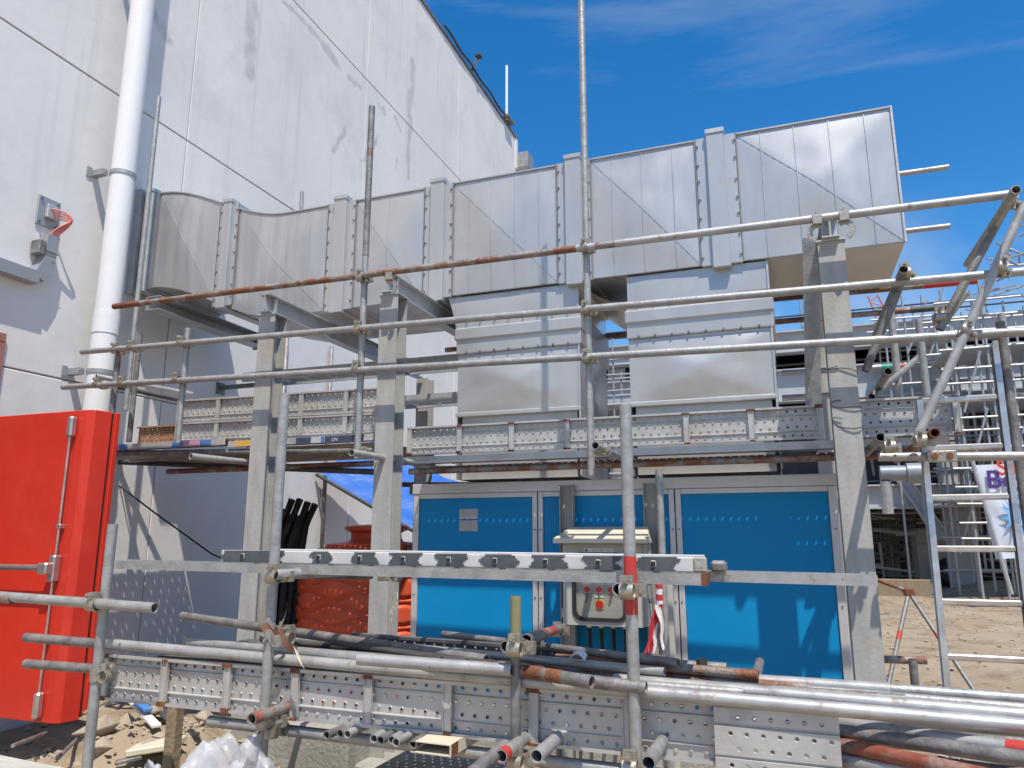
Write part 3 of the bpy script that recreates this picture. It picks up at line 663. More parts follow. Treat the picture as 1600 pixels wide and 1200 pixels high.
for k in range(4):
    x = -1.36+.085*k
    tag(obj('black_cable', MB().path([(x, 5.30, .96), (x-.005, 5.33, .80), (x-.03*(k % 2), 5.37, .60), (x-.05, 5.38, .36)], .013, 8), M['black'], smooth=True), '%s from the left of the black cables hanging under the control cabinet' % ('first', 'second', 'third', 'fourth')[k], 'cable', 'cables under the control cabinet')
    obj('cable_gland', MB().tube((x, 5.30, .925), (x, 5.30, .954), .02, 8, solid=True), M['chrome'], cb)
tag(obj('white_conduit', MB().box(-.855, -.79, 5.40, 5.48, .02, 1.28), M['cab'], bevel=.006), 'pale grey cable duct to the right of the control cabinet', 'cable duct')
tag(obj('white_offcut', MB().bar((-1.03, 5.1, .98), (-.99, 5.1, .70), .05, .012, up=(0,1,0)), M['white']), 'small white sheet offcut below the control cabinet', 'offcut')

# ================================================================== RED DOOR
rdn = thing('red_steel_door', 'thick red steel door standing open with a panic bar', 'door', (-5.3, 4.05, .3))
RX0, RX1, RY, RZ0, RZ1 = WX+.04, -4.74, 3.97, .31, 2.46
leaf = MB(); T = .15
pts = [(RX0, RY), (RX1-.03, RY), (RX1+.03, RY+.02), (RX1+.055, RY+T), (RX0, RY+T)]
n = len(pts)
for z in (RZ0, RZ1):
    for p in pts: leaf.v.append((p[0], p[1]+(-.0 if z == RZ0 else 0), z))
leaf.f = [tuple(range(n))[::-1], tuple(range(n, 2*n))]+[(i, (i+1) % n, n+(i+1) % n, n+i) for i in range(n)]
lf = obj('door_leaf', leaf, M['red'], rdn, bevel=.006)
obj('rebate', MB().box(RX0+.05, RX1+.048, RY+T+.001, RY+T+.016, RZ0+.02, RZ1-.01), M['gasket'], lf)
obj('rebate_lip', MB().box(RX0+.02, RX1+.075, RY+T+.017, RY+T+.055, RZ0+.03, RZ1-.005), M['red'], lf, bevel=.003)
VX = RX1-.13
pb = thing('x', '', '') if False else None
rodm = obj('vertical_rod', MB().tube((VX, RY-.03, RZ0+.12), (VX, RY-.03, RZ1-.1), .008, 8, solid=True), M['chrome'], rdn)
for z in (1.62, .86): obj('rod_guide', MB().box(VX-.02, VX+.02, RY-.042, RY, z-.015, z+.015), M['chrome'], rodm, bevel=.003)
obj('top_latch', MB().box(VX-.022, VX+.028, RY-.055, RY, RZ1-.20, RZ1-.05), M['chrome'], rdn, bevel=.012)
obj('bottom_latch', MB().box(VX-.026, VX+.024, RY-.055, RY, RZ0+.03, RZ0+.20), M['chrome'], rdn, bevel=.012)
bar_ = obj('panic_bar', MB().tube((RX0+.2, RY-.09, 1.335), (VX-.05, RY-.09, 1.335), .022, 14, solid=True), M['chrome'], rdn); smooth_by_angle(bar_)
obj('bar_bracket', MB().box(VX-.065, VX+.022, RY-.115, RY, 1.29, 1.37), M['chrome'], bar_, bevel=.01)
obj('bar_bracket', MB().box(VX-.03, VX+.028, RY-.06, RY, 1.24, 1.42), M['chrome'], bar_, bevel=.008)
obj('bar_bracket', MB().box(RX0+.14, RX0+.23, RY-.115, RY, 1.28, 1.38), M['chrome'], bar_, bevel=.01)

# ================================================================== ORANGE TANK, TARP, BLACK TUBES
tk = thing('water_tank', 'ribbed orange plastic water tank behind the middle column', 'tank', (-3.86, 6.62, 0))
TX, TY, TR = -3.86, 6.62, .74
def tank(u, v):
    z = .02+1.30*v; th = 2*math.pi*u
    d = min(abs(z-(k*.115+(-1)**k*.036*math.sin(7*th))) for k in range(13))
    r = TR-.026*math.exp(-(d/.017)**2)
    if v > .96: r -= .03*((v-.96)/.04)**2
    return (TX+r*math.cos(th), TY+r*math.sin(th), z)
obj('tank_body', MB().quadgrid(tank, 180, 130), M['orange'], tk, smooth=True)
prof = [(TR-.03,1.32),(TR-.05,1.36),(TR-.10,1.40),(TR-.19,1.435),(TR-.24,1.44),(TR-.26,1.475),(TR-.36,1.49),(.27,1.50),(.25,1.53),(.245,1.58),(.27,1.60),(.31,1.61),(.31,1.645),(.29,1.655),(0,1.67)]
def lathe(prof, cx, cy, n=48):
    return MB().quadgrid(lambda u, v: (cx+prof[round(v*(len(prof)-1))][0]*math.cos(2*math.pi*u), cy+prof[round(v*(len(prof)-1))][0]*math.sin(2*math.pi*u), prof[round(v*(len(prof)-1))][1]), n, len(prof)-1)
smooth_by_angle(obj('tank_shoulder', lathe(prof[:9], TX, TY), M['orange'], tk), 50)
smooth_by_angle(obj('tank_lid', lathe(prof[8:], TX, TY), M['orange'], tk), 35)
obj('lifting_lug', MB().box(TX+.42, TX+.54, TY-.45, TY-.35, 1.40, 1.50), M['orange'], tk, bevel=.015)
tp = thing('tarpaulin', 'bright blue tarpaulin sloping down behind the orange tank', 'tarpaulin', (-4.6, 9, 2))
A0, A1 = at(498, 738, Y=8.9), at(668, 838, Y=8.9)
obj('tarp_sheet', MB().quadgrid(lambda u, v: (A0.x+(A1.x-A0.x)*u+.35*v, 8.9+1.0*v, A0.z+(A1.z-A0.z)*u+.60*v-.05*math.sin(math.pi*u)+.03*noise.noise((u*7, v*6, 0))), 26, 14), M['tarp'], tp, smooth=True)
obj('edge_pole', MB().tube(A0+Vector((-.02,-.02,-.03)), A1+Vector((0,-.02,-.03)), .026, 10, solid=True), M['dark_tube'], tp)
obj('sheet_cord', MB().path([A1+Vector((.0,0,0)), A1+Vector((.2,-.1,-.1)), A1+Vector((.35,-.1,-.5))], .008, 6), M['dark_tube'], tp)
for k in range(9):
    bx = -4.62+.030*k; by = 6.0+.055*(k % 3)
    zt = 1.60+.10*math.sin(k*1.9)
    p = [(bx-.06, by, .05), (bx-.03, by, .8), (bx+.0, by, 1.35), (bx+.04, by, zt), (bx+.12+.015*(k % 3), by-.02, zt+.20)]
    tag(obj('foam_tube', MB().path(p, .034, 10), M['black'], smooth=True), 'black foam tube in the bundle beside the left column, %s from the left' % ('first','second','third','fourth','fifth','sixth','seventh','eighth','ninth')[k], 'foam tube', 'bundle of black foam tubes')
tag(obj('cross_tube', MB().tube(at(612, 757, Y=7.6), at(760, 757, Y=7.6), .03, 10, solid=True), M['dark_tube'], smooth=True), 'dark tube across the gap above the orange tank', 'tube')
tag(obj('hanging_wire', MB().path([at(172, 748, Y=5.6), at(240, 800, Y=5.7), at(330, 865, Y=5.8), at(420, 905, Y=6.0), at(484, 925, Y=6.1)], .008, 6), M['black']), 'thin black wire sagging across the shaded white wall', 'wire')

# ================================================================== SCAFFOLD
TRAD = .0242
def tube(label, p0, p1, m='galv', r=TRAD, cat='tube', group='scaffold tubes', name='scaffold_tube', parts=()):
    p0, p1 = Vector(p0), Vector(p1)
    if parts:
        t = thing(name, label, cat, (p0+p1)/2, group)
        smooth_by_angle(obj('tube_length', MB().tube(p0, p1, r), M[m], t))
        for (a, b, mm) in parts:
            smooth_by_angle(obj('paint_band', MB().tube(p0.lerp(p1, a), p0.lerp(p1, b), r+.0012, wall=.001), M[mm], t))
        return t
    o = obj(name, MB().tube(p0, p1, r), M[m]); smooth_by_angle(o)
    return tag(o, label, cat, group)
# coupler: a band round a vertical tube at the origin, a band round a tube along X in front of it (-Y), bolts
cp0 = thing('coupler', '', 'coupler', (0,0,0), 'scaffold couplers')
def band(mb, axis, c, r=TRAD):
    d = Vector((0,0,.026)) if axis == 'z' else Vector((.026,0,0)); c = Vector(c)
    mb.tube(c-d, c+d, r+.0075, 14, wall=.006); return mb
for ax, c in (('z', (0,0,0)), ('x', (0,-.062,0))):
    b_ = smooth_by_angle(obj('clamp_band', band(MB(), ax, c), M['coupler'], cp0))
    c = Vector(c); m_ = MB()
    if ax == 'z':
        m_.box(.026, .062, -.013, .013, -.024, .024); m_.tube((.046, -.05, 0), (.046, .045, 0), .0075, 8, solid=True); m_.tube((.046, -.045, 0), (.046, -.028, 0), .014, 6, solid=True)
    else:
        m_.box(-.024, .024, -.077, -.047, .026, .058); m_.tube((0, -.11, .044), (0, -.01, .044), .0075, 8, solid=True); m_.tube((0, -.105, .044), (0, -.088, .044), .014, 6, solid=True)
    obj('clamp_bolt', m_, M['coupler'], cp0)
obj('clamp_body', MB().box(-.024, .024, -.041, -.020, -.024, .024), M['coupler'], cp0, bevel=.004)
cp_used = [False]
def coupler(label, p, rot=(0,0,0), rusty=False):
    o = cp0 if not cp_used[0] else copy_tree(cp0); cp_used[0] = True
    o.location = Vector(p); o.rotation_euler = tuple(R(a) for a in rot); o['label'] = label
    return o
SY = 4.60                                   # line of the guard rails
UY = 4.662                                  # line of the tall uprights
L1 = tube('rusty top rail clamped to the beam ends across the duct', at(178, 479, Y=SY), at(1584, 303, Y=SY), 'galv_rusty', parts=((0, .045, 'rust'), (.62, .64, 'galv_bright'), (.66, 1, 'galv_bright')))
L2 = tube('second long guard rail, just below the rusty top rail', at(128, 550, Y=SY), at(1720, 414, Y=SY), 'galv')
L3 = tube('third long guard rail, lowest of the three crossing the columns', at(98, 605, Y=SY), at(1720, 511, Y=SY), 'galv')
def up(xp, yp_top, yp_bot, Y, label, m='galv', r=TRAD, **k):
    a, b = at(xp, yp_top, Y=Y), at(xp, yp_bot, Y=Y)
    x = at(xp, (yp_top+yp_bot)/2, Y=Y).x
    return tube(label, (x, Y, b.z), (x, Y, a.z), m, r, **k)
p = Vector((-1.165, UY, 0))
tube('tallest upright rising past the duct into the sky', (p.x, UY, 1.93), (p.x, UY, 5.9), 'galv')
tube('upright standing in front of the duct near the middle column', (-2.90, UY, 2.1), (-2.90, UY, 4.92), 'galv', parts=((.0, .5, 'galv'), (.55, 1, 'galv_dark')))
for (x, nm) in ((-1.165, 'the tallest upright'), (-2.90, 'the upright near the middle column')):
    for (z, rn) in ((3.46, 'the rusty top rail'), ((at(912, 484, Y=SY).z if x > -2 else at(570, 513, Y=SY).z), 'the second guard rail'), ((at(912, 560, Y=SY).z if x > -2 else at(565, 575, Y=SY).z), 'the third guard rail')):
        coupler('coupler joining %s to %s' % (nm, rn), (x, UY, z))
# beam clamps on the top rail
bc0 = thing('beam_clamp', '', 'clamp', (0,0,0), 'girder clamps on the top rail')
ring = MB(); n = 12
for k in range(n):
    a0, a1 = R(-70+200*k/n), R(-70+200*(k+1)/n)
    ring.bar((.045*math.cos(a0), 0, -.075+.05*math.sin(a0)), (.045*math.cos(a1), 0, -.075+.05*math.sin(a1)), .03, .012, up=(0,1,0))
obj('hook', ring, M['coupler'], bc0)
obj('clamp_block', MB().box(-.028, .028, -.034, .02, -.028, .032), M['coupler'], bc0, bevel=.004)
obj('bolt', MB().tube((0, 0, .033), (0, 0, .062), .008, 6, solid=True), M['coupler'], bc0)
for k, (dx, col, lab) in enumerate(((.075, .365, 'girder clamp right of the beam end on the right column'), (-.075, .365, 'girder clamp left of the beam end on the right column'), (.075, -2.72, 'rusty girder clamp on the beam end over the middle column'))):
    o = bc0 if k == 0 else copy_tree(bc0)
    o.location = (col+dx, SY+.002, at(1305 if col > 0 else 620, 342 if col > 0 else 432, Y=SY).z); o['label'] = lab
    if dx < 0: o.scale = (-1, 1, 1)

# lesser uprights near the wall, left
for (xp, yt, yb, Y, l, m_) in ((222, 158, 640, 5.2, 'tall grey upright beside the white downpipe', 'galv'), (210, 524, 690, 5.0, 'rust-stained upright above the red door', 'galv_dark'), (286, 514, 692, 4.662, 'upright at the left end of the stacked boards', 'galv'), (180, 548, 650, 4.662, 'short upright at the left end of the guard rails', 'galv_dark')):
    up(xp, yt, yb, Y, l, m_)
for (x, y, l) in ((180, 547, 'coupler at the left end of the second guard rail'), (205, 543, 'second coupler from the left on the second guard rail'), (283, 536, 'coupler where the second guard rail meets the upright by the boards'), (152, 601, 'coupler at the left end of the third guard rail'), (276, 593, 'coupler where the third guard rail meets the upright by the boards'), (190, 599, 'second coupler from the left on the third guard rail')):
    p = at(x, y, Y=SY); coupler(l, (p.x, UY, p.z))
tube('loose tube end pointing out above the third guard rail at left', at(150, 588, Y=4.8), at(300, 616, Y=5.6), 'galv_bright')
tube('dark brace tube under the guard rails at left', at(165, 600, Y=5.2), at(400, 650, Y=6.3), 'dark_tube', .026)
tube('upright far behind standing up over the duct', at(472, 330, Y=6.9)+Vector((0,0,-1.2)), at(472, 300, Y=6.9), 'galv')
# rails behind the duct, ends in the sky
for (x0, y0, x1, y1, Y, l) in ((1300, 286, 1482, 261, 7.0, 'upper tube end sticking out behind the duct end'), (1300, 374, 1484, 353, 7.0, 'lower tube end sticking out behind the duct end')):
    tube(l, at(x0, y0, Y=Y)+Vector((-1.5,0,0)), at(x1, y1, Y=Y), 'galv_bright')
tube('far guard rail with red-painted end behind the right column', at(1210, 460, Y=6.6)+Vector((-3.2,0,0)), at(1526, 439, Y=6.6), 'galv_rusty', parts=((.92, 1, 'red_tube'),))
tube('dark-ended rail behind the right column, below the red-ended one', at(1222, 498, Y=6.6)+Vector((-3.2,0,0)), at(1490, 479, Y=6.6), 'galv_rusty', parts=((.93, 1, 'dark_tube'),))
tube('rail behind the right column with green and red end bands', at(1222, 583, Y=6.4), at(1413, 572, Y=6.4), 'galv', parts=((.82, .93, 'green'), (.97, 1, 'red_tube')))
tube('low rail behind the right column above the boards', at(1222, 622, Y=6.2), at(1310, 617, Y=6.2), 'galv')

# right-hand raking braces and uprights
tube('near raking brace at the right, from the top coupler to the boards', at(1602, 318, Y=4.50), at(1430, 690, Y=4.50), 'galv_bright')
tube('second raking brace behind the first at the right', at(1572, 322, Y=4.72), at(1468, 515, Y=4.72), 'galv_dark')
tube('short tube stub beside the second raking brace', at(1508, 458, Y=4.9), at(1468, 512, Y=4.9), 'galv')
tube('raking brace rising to the open tube end by the right column', at(1412, 432, Y=4.8), at(1352, 580, Y=4.8), 'galv_dark')
up(1398, 468, 625, 5.6, 'upright right of the right column behind the braces', 'galv')
up(1442, 498, 625, 5.4, 'square-cut upright between the right column and the ladder', 'galv')
up(1566, 490, 512, 5.4, 'short upright end above the ladder', 'galv')
up(1597, 500, 1010, 4.72, 'upright at the right edge of the picture', 'galv_dark')
tube('raking tube behind the right column, low', at(1362, 620, Y=5.3), at(1440, 555, Y=5.9), 'galv_dark')
def endon(xp, yp, Y0, Y1, label, m='galv', inner=None, dzz=0, dx=0):
    a = at(xp, yp, Y=Y0); b = Vector((a.x+dx, Y1, a.z+dzz))
    parts = ((0, .035, inner),) if inner else ()
    return tube(label, a, b, m, parts=parts)
endon(1412, 421, 4.45, 5.9, 'open tube end beside the right column, at the second guard rail', 'galv_dark')
endon(1588, 296, 4.25, 5.4, 'open tube end at the top right, over the rusty top rail end', 'galv')
endon(1376, 683, 4.35, 5.8, 'open tube end right of the right column under the boards', 'galv_dark')
endon(1461, 676, 4.30, 5.8, 'open tube end with red paint beside the raking brace foot', 'brown_red', 'rust')
endon(930, 696, 4.40, 5.8, 'open tube end at the foot of the tallest upright', 'galv')
endon(298, 713, 4.35, 5.7, 'open tube end under the painted boards at left', 'galv_bright', dx=.25)
endon(549, 707, 4.35, 5.7, 'open tube end under the painted boards near the middle column', 'galv_bright', dx=.1)
endon(1388, 580, 4.9, 6.2, 'open tube end behind the third guard rail at right', 'galv_dark')
for (x, y, Y, l) in ((1575, 318, 4.56, 'coupler at the right end of the top rail'), (1560, 423, 4.56, 'coupler where the raking brace crosses the second guard rail'), (1506, 520, 4.56, 'coupler where the raking brace crosses the third guard rail'), (1412, 432, 4.62, 'dark coupler under the open tube end by the right column'), (1466, 500, 4.78, 'coupler at the foot of the second raking brace'), (1436, 690, 4.42, 'coupler at the foot of the near raking brace'), (1388, 700, 4.42, 'coupler under the boards right of the right column'), (940, 705, 4.60, 'coupler at the foot of the tallest upright'), (575, 712, 4.66, 'coupler under the painted boards by the middle column')):
    coupler(l, at(x, y, Y=Y), (0, 25, 0) if x > 1500 else (0, 0, 0))
tube('rail under the upper boards at the right, carrying the ladder', at(1372, 714, Y=4.50), at(1720, 712, Y=4.50), 'galv')
pt = thing('splice_plate', 'two-bolt splice plate on the rail beside the ladder', 'plate', at(1470, 712, Y=4.46)); p = at(1472, 713, Y=4.46)
obj('plate_body', MB().box(p.x-.07, p.x+.07, p.y-.008, p.y+.012, p.z-.03, p.z+.03), M['coupler'], pt, bevel=.004)
for s in (-.035, .035): obj('plate_bolt', MB().tube((p.x+s, p.y-.02, p.z), (p.x+s, p.y-.008, p.z), .016, 10, solid=True), M['rust'], pt)
tube('ledger under the upper boards along the enclosure top', at(640, 737, Y=5.2), at(1378, 712, Y=5.2), 'galv_rusty')
tube('second ledger under the upper boards, set further back', (-2.7, 5.42, 2.08), (.7, 5.42, 2.08), 'galv_dark')
tube('ledger under the painted boards at left', at(180, 708, Y=5.0), at(600, 704, Y=5.0), 'galv_dark')
tube('dark ledger below the painted boards at left', at(180, 722, Y=5.6), at(600, 738, Y=5.2), 'dark_tube')
tube('rusted ledger sagging below the painted boards', at(262, 737, Y=5.3), at(640, 722, Y=5.3), 'galv_rusty')

# ---- perforated steel boards
def board_sheet(Lb, Wd, D=.028, pitch=.056, hr=.0062):
    mb = MB()
    def strip(z0, z1, y0, y1): mb.quadgrid(lambda u, v: (Lb*u, y0+(y1-y0)*v, z0+(z1-z0)*v), 1, 1)
    rows = [(.045, .235), (.285, .49), (.51, .715), (.765, .955)]
    # lips
    strip(.012, .012, -D, -D+.0005); strip(.0, .014, -D, -D); strip(0, 0, -D, 0); strip(Wd, Wd, 0, -D); strip(Wd, Wd-.014, -D, -D)
    zprev = 0
    for k, (a, b) in enumerate(rows):
        a *= Wd; b *= Wd
        if zprev == 0: strip(0, a, 0, 0)
        elif k == 2: strip(zprev, a, 0, 0)
        else:
            m = (zprev+a)/2; strip(zprev, m-.002, 0, -.009); strip(m-.002, m+.002, -.009, -.009); strip(m+.002, a, -.009, 0)
        off = pitch/2 if k % 2 else 0
        n = int((Lb-off)/pitch); x = 0
        if off: mb.quadgrid(lambda u, v: (off*u, 0, a+(b-a)*v), 1, 1); x = off
        for i in range(n):
            x0, x1 = x, x+pitch; cx, cz = (x0+x1)/2, (a+b)/2; bb = len(mb.v)
            sq = [(x1,cz),(x1,b),(cx,b),(x0,b),(x0,cz),(x0,a),(cx,a),(x1,a)]
            for q in sq: mb.v.append((q[0], 0, q[1]))
            for t in range(8):
                an = t*math.pi/4; mb.v.append((cx+hr*1.45*math.cos(an), 0, cz+hr*1.45*math.sin(an)))
            for t in range(8):
                an = t*math.pi/4; mb.v.append((cx+hr*math.cos(an), -.006, cz+hr*math.sin(an)))
            for t in range(8):
                t2 = (t+1) % 8
                mb.f.append((bb+t, bb+t2, bb+8+t2, bb+8+t)); mb.f.append((bb+8+t, bb+8+t2, bb+16+t2, bb+16+t))
            x = x1
        if x < Lb-1e-4:
            xx = x; mb.quadgrid(lambda u, v: (xx+(Lb-xx)*u, 0, a+(b-a)*v), 1, 1)
        zprev = b
    strip(zprev, Wd, 0, 0)
    return mb
def board(label, loc, Lb, Wd=.225, rot=(0,0,0), m='plank', stiff=6, group='perforated steel boards', D=.028, first=.02, welds=True, ends=True, flip=False):
    t = thing('scaffold_board', label, 'scaffold board', (0,0,0), group)
    obj('board_sheet', board_sheet(Lb, Wd, D), M[m], t)
    if stiff:
        me = None
        for k in range(stiff):
            x = first+(Lb-2*first)*k/(stiff-1) if stiff > 1 else Lb/2
            if me is None:
                s = obj('stiffener', MB().box(-.017, .017, -D+.004, -.010, .004, Wd-.004).box(-.019, -.0155, -D-.001, -.010, .015, Wd-.015).box(.0155, .019, -D-.001, -.010, .015, Wd-.015), M[m], t); me = s.data
                wm = MB().box(-.026, .026, -D-.004, -D+.012, -.003, .018).mesh('weld', M['rust']); 
            else: s = add('stiffener', me, t)
            s.location = (x, 0, 0)
            if welds:
                for zz in (0, Wd-.015):
                    if random.random() < .8:
                        w = bpy.data.objects.new('weld', wm); C.objects.link(w); w.parent = s; w.location = (random.uniform(-.004,.004), 0, zz); w.scale = (random.uniform(.6,1.1), 1, random.uniform(.5,1.1))
    t.location = loc; t.rotation_euler = tuple(R(a) for a in rot)
    return t
# upper boards behind the right part (edge-on, underside towards us)
board('long upper toe board above the enclosure, between the middle and right columns', (-2.76, 5.175, 2.168), 3.02, .22, (0,0,0), stiff=8)
board('upper toe board to the right of the right column', (.36, 5.10, 2.155), .66, .24, (0,0,0), stiff=2)
# stacked boards, left
board('upper of two stacked dusty boards left of the middle column', (-5.02, 5.10, 2.535), 2.18, .20, (0,.6,0), stiff=6, welds=False)
board('lower of two stacked dusty boards left of the middle column', (-5.02, 5.10, 2.325), 2.18, .205, (0,.6,0), stiff=6, welds=False)
board('short rusty brown board behind the red door corner', (-5.62, 5.25, 2.345), .52, .20, (0,0,0), m='plank_rust', stiff=0)
# deck boards lying flat with painted ends
def deck(label, x0, x1, y0, z, bands, wd=.225):
    t = thing('deck_board', label, 'deck board', ((x0+x1)/2, y0, z), 'flat boards of the upper platform')
    # perforated tread: built flat with real holes
    sh = board_sheet(x1-x0, wd)
    sh.v = [(x0+v[0], y0+v[2], z+v[1]) for v in sh.v]
    obj('board_sheet', sh, M['plank'], t)
    obj('side_flange', MB().box(x0, x1, y0-.004, y0-.0005, z-.05, z+.002), M['plank'], t)
    for (a, b, mm) in bands: obj('paint_band', MB().box(a, b, y0-.0075, y0-.0045, z-.047, z-.001), M[mm], t)
def bx(p, q, y, Y): return (at(p, y, Y=Y).x, at(q, y, Y=Y).x)
deck('flat platform board with pink and blue painted edge at left', at(150, 694, Y=4.95).x, at(352, 694, Y=4.95).x, 4.95, 2.345, [(*bx(178, 188, 694, 4.95), 'pink'), (*bx(188, 200, 694, 4.95), 'bluep'), (*bx(270, 286, 694, 4.95), 'bluep'), (*bx(287, 312, 694, 4.95), 'pink'), (*bx(313, 330, 694, 4.95), 'bluep')])
deck('flat platform board with yellow and navy painted edge by the middle column', at(357, 690, Y=4.97).x, at(585, 690, Y=4.97).x, 4.97, 2.325, [(*bx(368, 408, 690, 4.97), 'yellow'), (*bx(420, 450, 690, 4.97), 'lblue'), (*bx(463, 486, 690, 4.97), 'navy'), (*bx(502, 507, 690, 4.97), 'bluep'), (*bx(508, 568, 690, 4.97), 'navy')])
for k in range(4):
    deck(('second flat board of the left platform', 'third flat board of the left platform', 'fourth flat board of the left platform', 'rearmost flat board of the left platform')[k], -5.9, -3.0, 5.20+.235*k, 2.29+.004*(k % 2), [])
for k in range(1): deck('flat board of the right platform above the enclosure', -2.74, .95, 5.13, 2.15, [], .30)

# ---- front row
FY = 3.0
tube('near upright in front of the left column, top above the painted boards', (-2.245, 2.935, -.02), (-2.245, 2.935, 2.22), 'galv')
tube('near upright with a red painted band in front of the cabinet', (-.585, 2.925, -.02), (-.585, 2.925, 2.07), 'galv', parts=((.612, .715, 'red_tube'),))
tube('short near upright with mossy top in front of the blue panel', (-1.055, 2.925, -.02), (-1.055, 2.925, 1.315), 'galv_dark', .0205, parts=((.84, .999, 'moss'),))
tube('near upright beside the free edge of the red door', (-3.16, 2.85, -.02), (-3.16, 2.85, 1.61), 'galv')
tube('short horizontal tube across the red door', at(-60, 927, Y=2.79), at(242, 950, Y=2.79), 'galv')
tube('thinner sleeve tube inside the tube across the red door', at(-60, 929, Y=2.79), at(20, 935, Y=2.79), 'galv_rusty', .0262)
coupler('coupler on the upright across the red door', (-3.16, 2.85, at(152, 945, Y=2.79).z))
coupler('coupler low on the upright beside the red door', (-3.16, 2.85, .90), (0,0,90))
tube('galvanised tube standing behind the cabinet with tape tied round', (at(1032, 800, Y=4.95).x, 4.95, .0), (at(1032, 800, Y=4.95).x, 4.95, 1.98), 'galv')
endon(430, 898, 2.87, 4.6, 'open tube end on the near upright in front of the left column', 'galv_bright', dx=.55)
endon(966, 921, 2.86, 4.9, 'open tube end on the red-banded upright', 'galv')
endon(790, 1011, 2.86, 3.25, 'open tube end with red bands beside the short mossy upright', 'galv_dark', dx=.02, dzz=.0)
endon(393, 1124, 2.75, 4.2, 'open tube end with red paint under the lower board at left', 'galv_rusty', 'brown_red')
endon(783, 1182, 2.72, 4.2, 'red-mouthed open tube end under the lower board', 'galv', 'red_tube')
endon(838, 1182, 2.72, 4.2, 'open tube end right of the red-mouthed one', 'galv_bright')
endon(1013, 1193, 2.70, 4.2, 'open tube end at the foot of the red-banded upright', 'galv')
for (x, y, Y, l, r_) in ((440, 900, 2.935, 'coupler on the near upright in front of the left column', (0,0,0)), (985, 922, 2.925, 'coupler on the red band of the near upright', (0,0,0)), (813, 1011, 2.925, 'coupler on the short mossy upright', (0,0,0)), (428, 1125, 2.935, 'coupler low on the near upright in front of the left column', (0,0,0)), (424, 1143, 2.935, 'lowest coupler on the near upright in front of the left column', (0,0,180)), (815, 1185, 2.925, 'coupler at the foot of the short mossy upright', (0,0,0)), (990, 1192, 2.925, 'coupler at the foot of the red-banded upright', (0,0,0)), (875, 985, 4.7, 'coupler on the red-banded tube by the cabinet', (0,0,0)), (435, 1000, 2.935, 'rusty wired coupler on the near upright above the lower board', (0,0,180)), (600, 899, 3.3, 'coupler behind the striped ladder near the orange tank', (0,0,90))):
    p = at(x, y, Y=Y); coupler(l, p, r_)
tube('tube behind the striped ladder in front of the orange tank', at(430, 897, Y=3.1), at(580, 898, Y=3.6), 'galv_dark')
tube('red and grey banded tube rising to the cabinet post', at(822, 1000, Y=3.0), at(880, 980, Y=4.9), 'galv_dark', parts=((.25, .5, 'brown_red'), (.5, .62, 'red_tube')))
# lower board along the front and its extension
board('long lower board along the front under the pipes', (-3.28, FY+.01, .757), 3.05, .215, (0, .35, 0), stiff=9)
board('flat-faced board overlapping the right end of the lower board', (.115, FY-.035, .715), .42, .225, (0, -.4, 180), stiff=2, D=.02, welds=False)
tube('long tube under the lower board along the front', (-2.62, 3.02, .70), (.9, 3.02, .66), 'galv')
ORD = ('first', 'second', 'third', 'fourth', 'fifth', 'sixth', 'seventh', 'eighth')
for sp_, (x, m_) in enumerate(((514, 'galv_dark'), (527, 'galv_dark'), (538, 'galv_bright'), (584, 'galv_bright'), (597, 'galv_dark'), (611, 'galv'), (622, 'galv_bright'), (648, 'galv_dark'))):
    a = at(x, 1139+(x-514)*.12, Y=2.88)
    tube('%s from the left of the short pipe ends under the lower board' % ORD[sp_], (a.x, 2.88+random.uniform(-.02,.03), .737), (a.x+random.uniform(-.06,.06), 3.45, .74), m_, .0175, group='row of pipe ends under the lower board', name='pipe_end', cat='pipe')
boxo = thing('box_section', 'pale rusty box section lying at the end of the row of pipe ends', 'box section', (-1.37, 3, .72))
obj('section_body', MB().prism([(-.09,-.022),(.09,-.022),(.09,.022),(-.09,.022),(-.09,.018),(.085,.018),(.085,-.018),(-.09,-.018)], (-1.39, 2.86, .728), (-1.36, 3.5, .728)), M['hood'], boxo)
obj('rusted_edge', MB().box(-1.30, -1.297, 2.862, 3.2, .705, .751), M['rust'], boxo)
tube('raking tube at the bottom by the short mossy upright', at(790, 1165, Y=2.82), at(730, 1215, Y=2.55), 'galv_dark')
# loose tubes lying on the lower platform
def loose(label, x0, y0, x1, y1, z0, z1, m_, r=TRAD, parts=()):
    return tube(label, at(x0, y0, Z=z0), at(x1, y1, Z=z1), m_, r, parts=parts, group='loose tubes on the lower platform')
tube('dark loose tube reaching furthest left across the red door', at(40, 996, Y=3.09), at(700, 1052, Y=3.09), 'galv_dark')
tube('second dark tube end crossing the red door, below the first', at(40, 1037, Y=3.10), at(400, 1064, Y=3.10), 'galv_dark')
tube('long pale loose tube lying along the top edge of the lower board', at(172, 1006, Y=3.0), at(1660, 1140, Y=2.94), 'galv_bright', .0245)
loose('dark loose tube with raised end in front of the left column', 285, 962, 760, 1032, 1.06, 1.04, 'galv_dark')
loose('grey loose tube behind the pale one, ending by the short upright', 290, 1004, 800, 1048, 1.02, 1.03, 'galv')
loose('bright galvanised tube ending at the short mossy upright', 560, 1030, 800, 1047, 1.045, 1.035, 'galv_bright')
loose('rusty banded loose tube right of the short upright', 780, 1042, 925, 1066, 1.03, 1.02, 'galv_dark', parts=((.3, .5, 'rust'), (.55, .7, 'rust')))
loose('short grey loose tube by the red-banded upright', 900, 1062, 1010, 1075, 1.01, 1.0, 'galv_dark')
tube('dark loose tube lying across the foot of the right column', at(900, 1045, Y=3.35), at(1392, 1078, Y=3.2), 'galv_rusty', parts=((.62, 1, 'galv_bright'),))
tube('loose tube rising behind the pale one towards the right', at(960, 1062, Y=3.12), at(1680, 1125, Y=2.95), 'galv_bright')
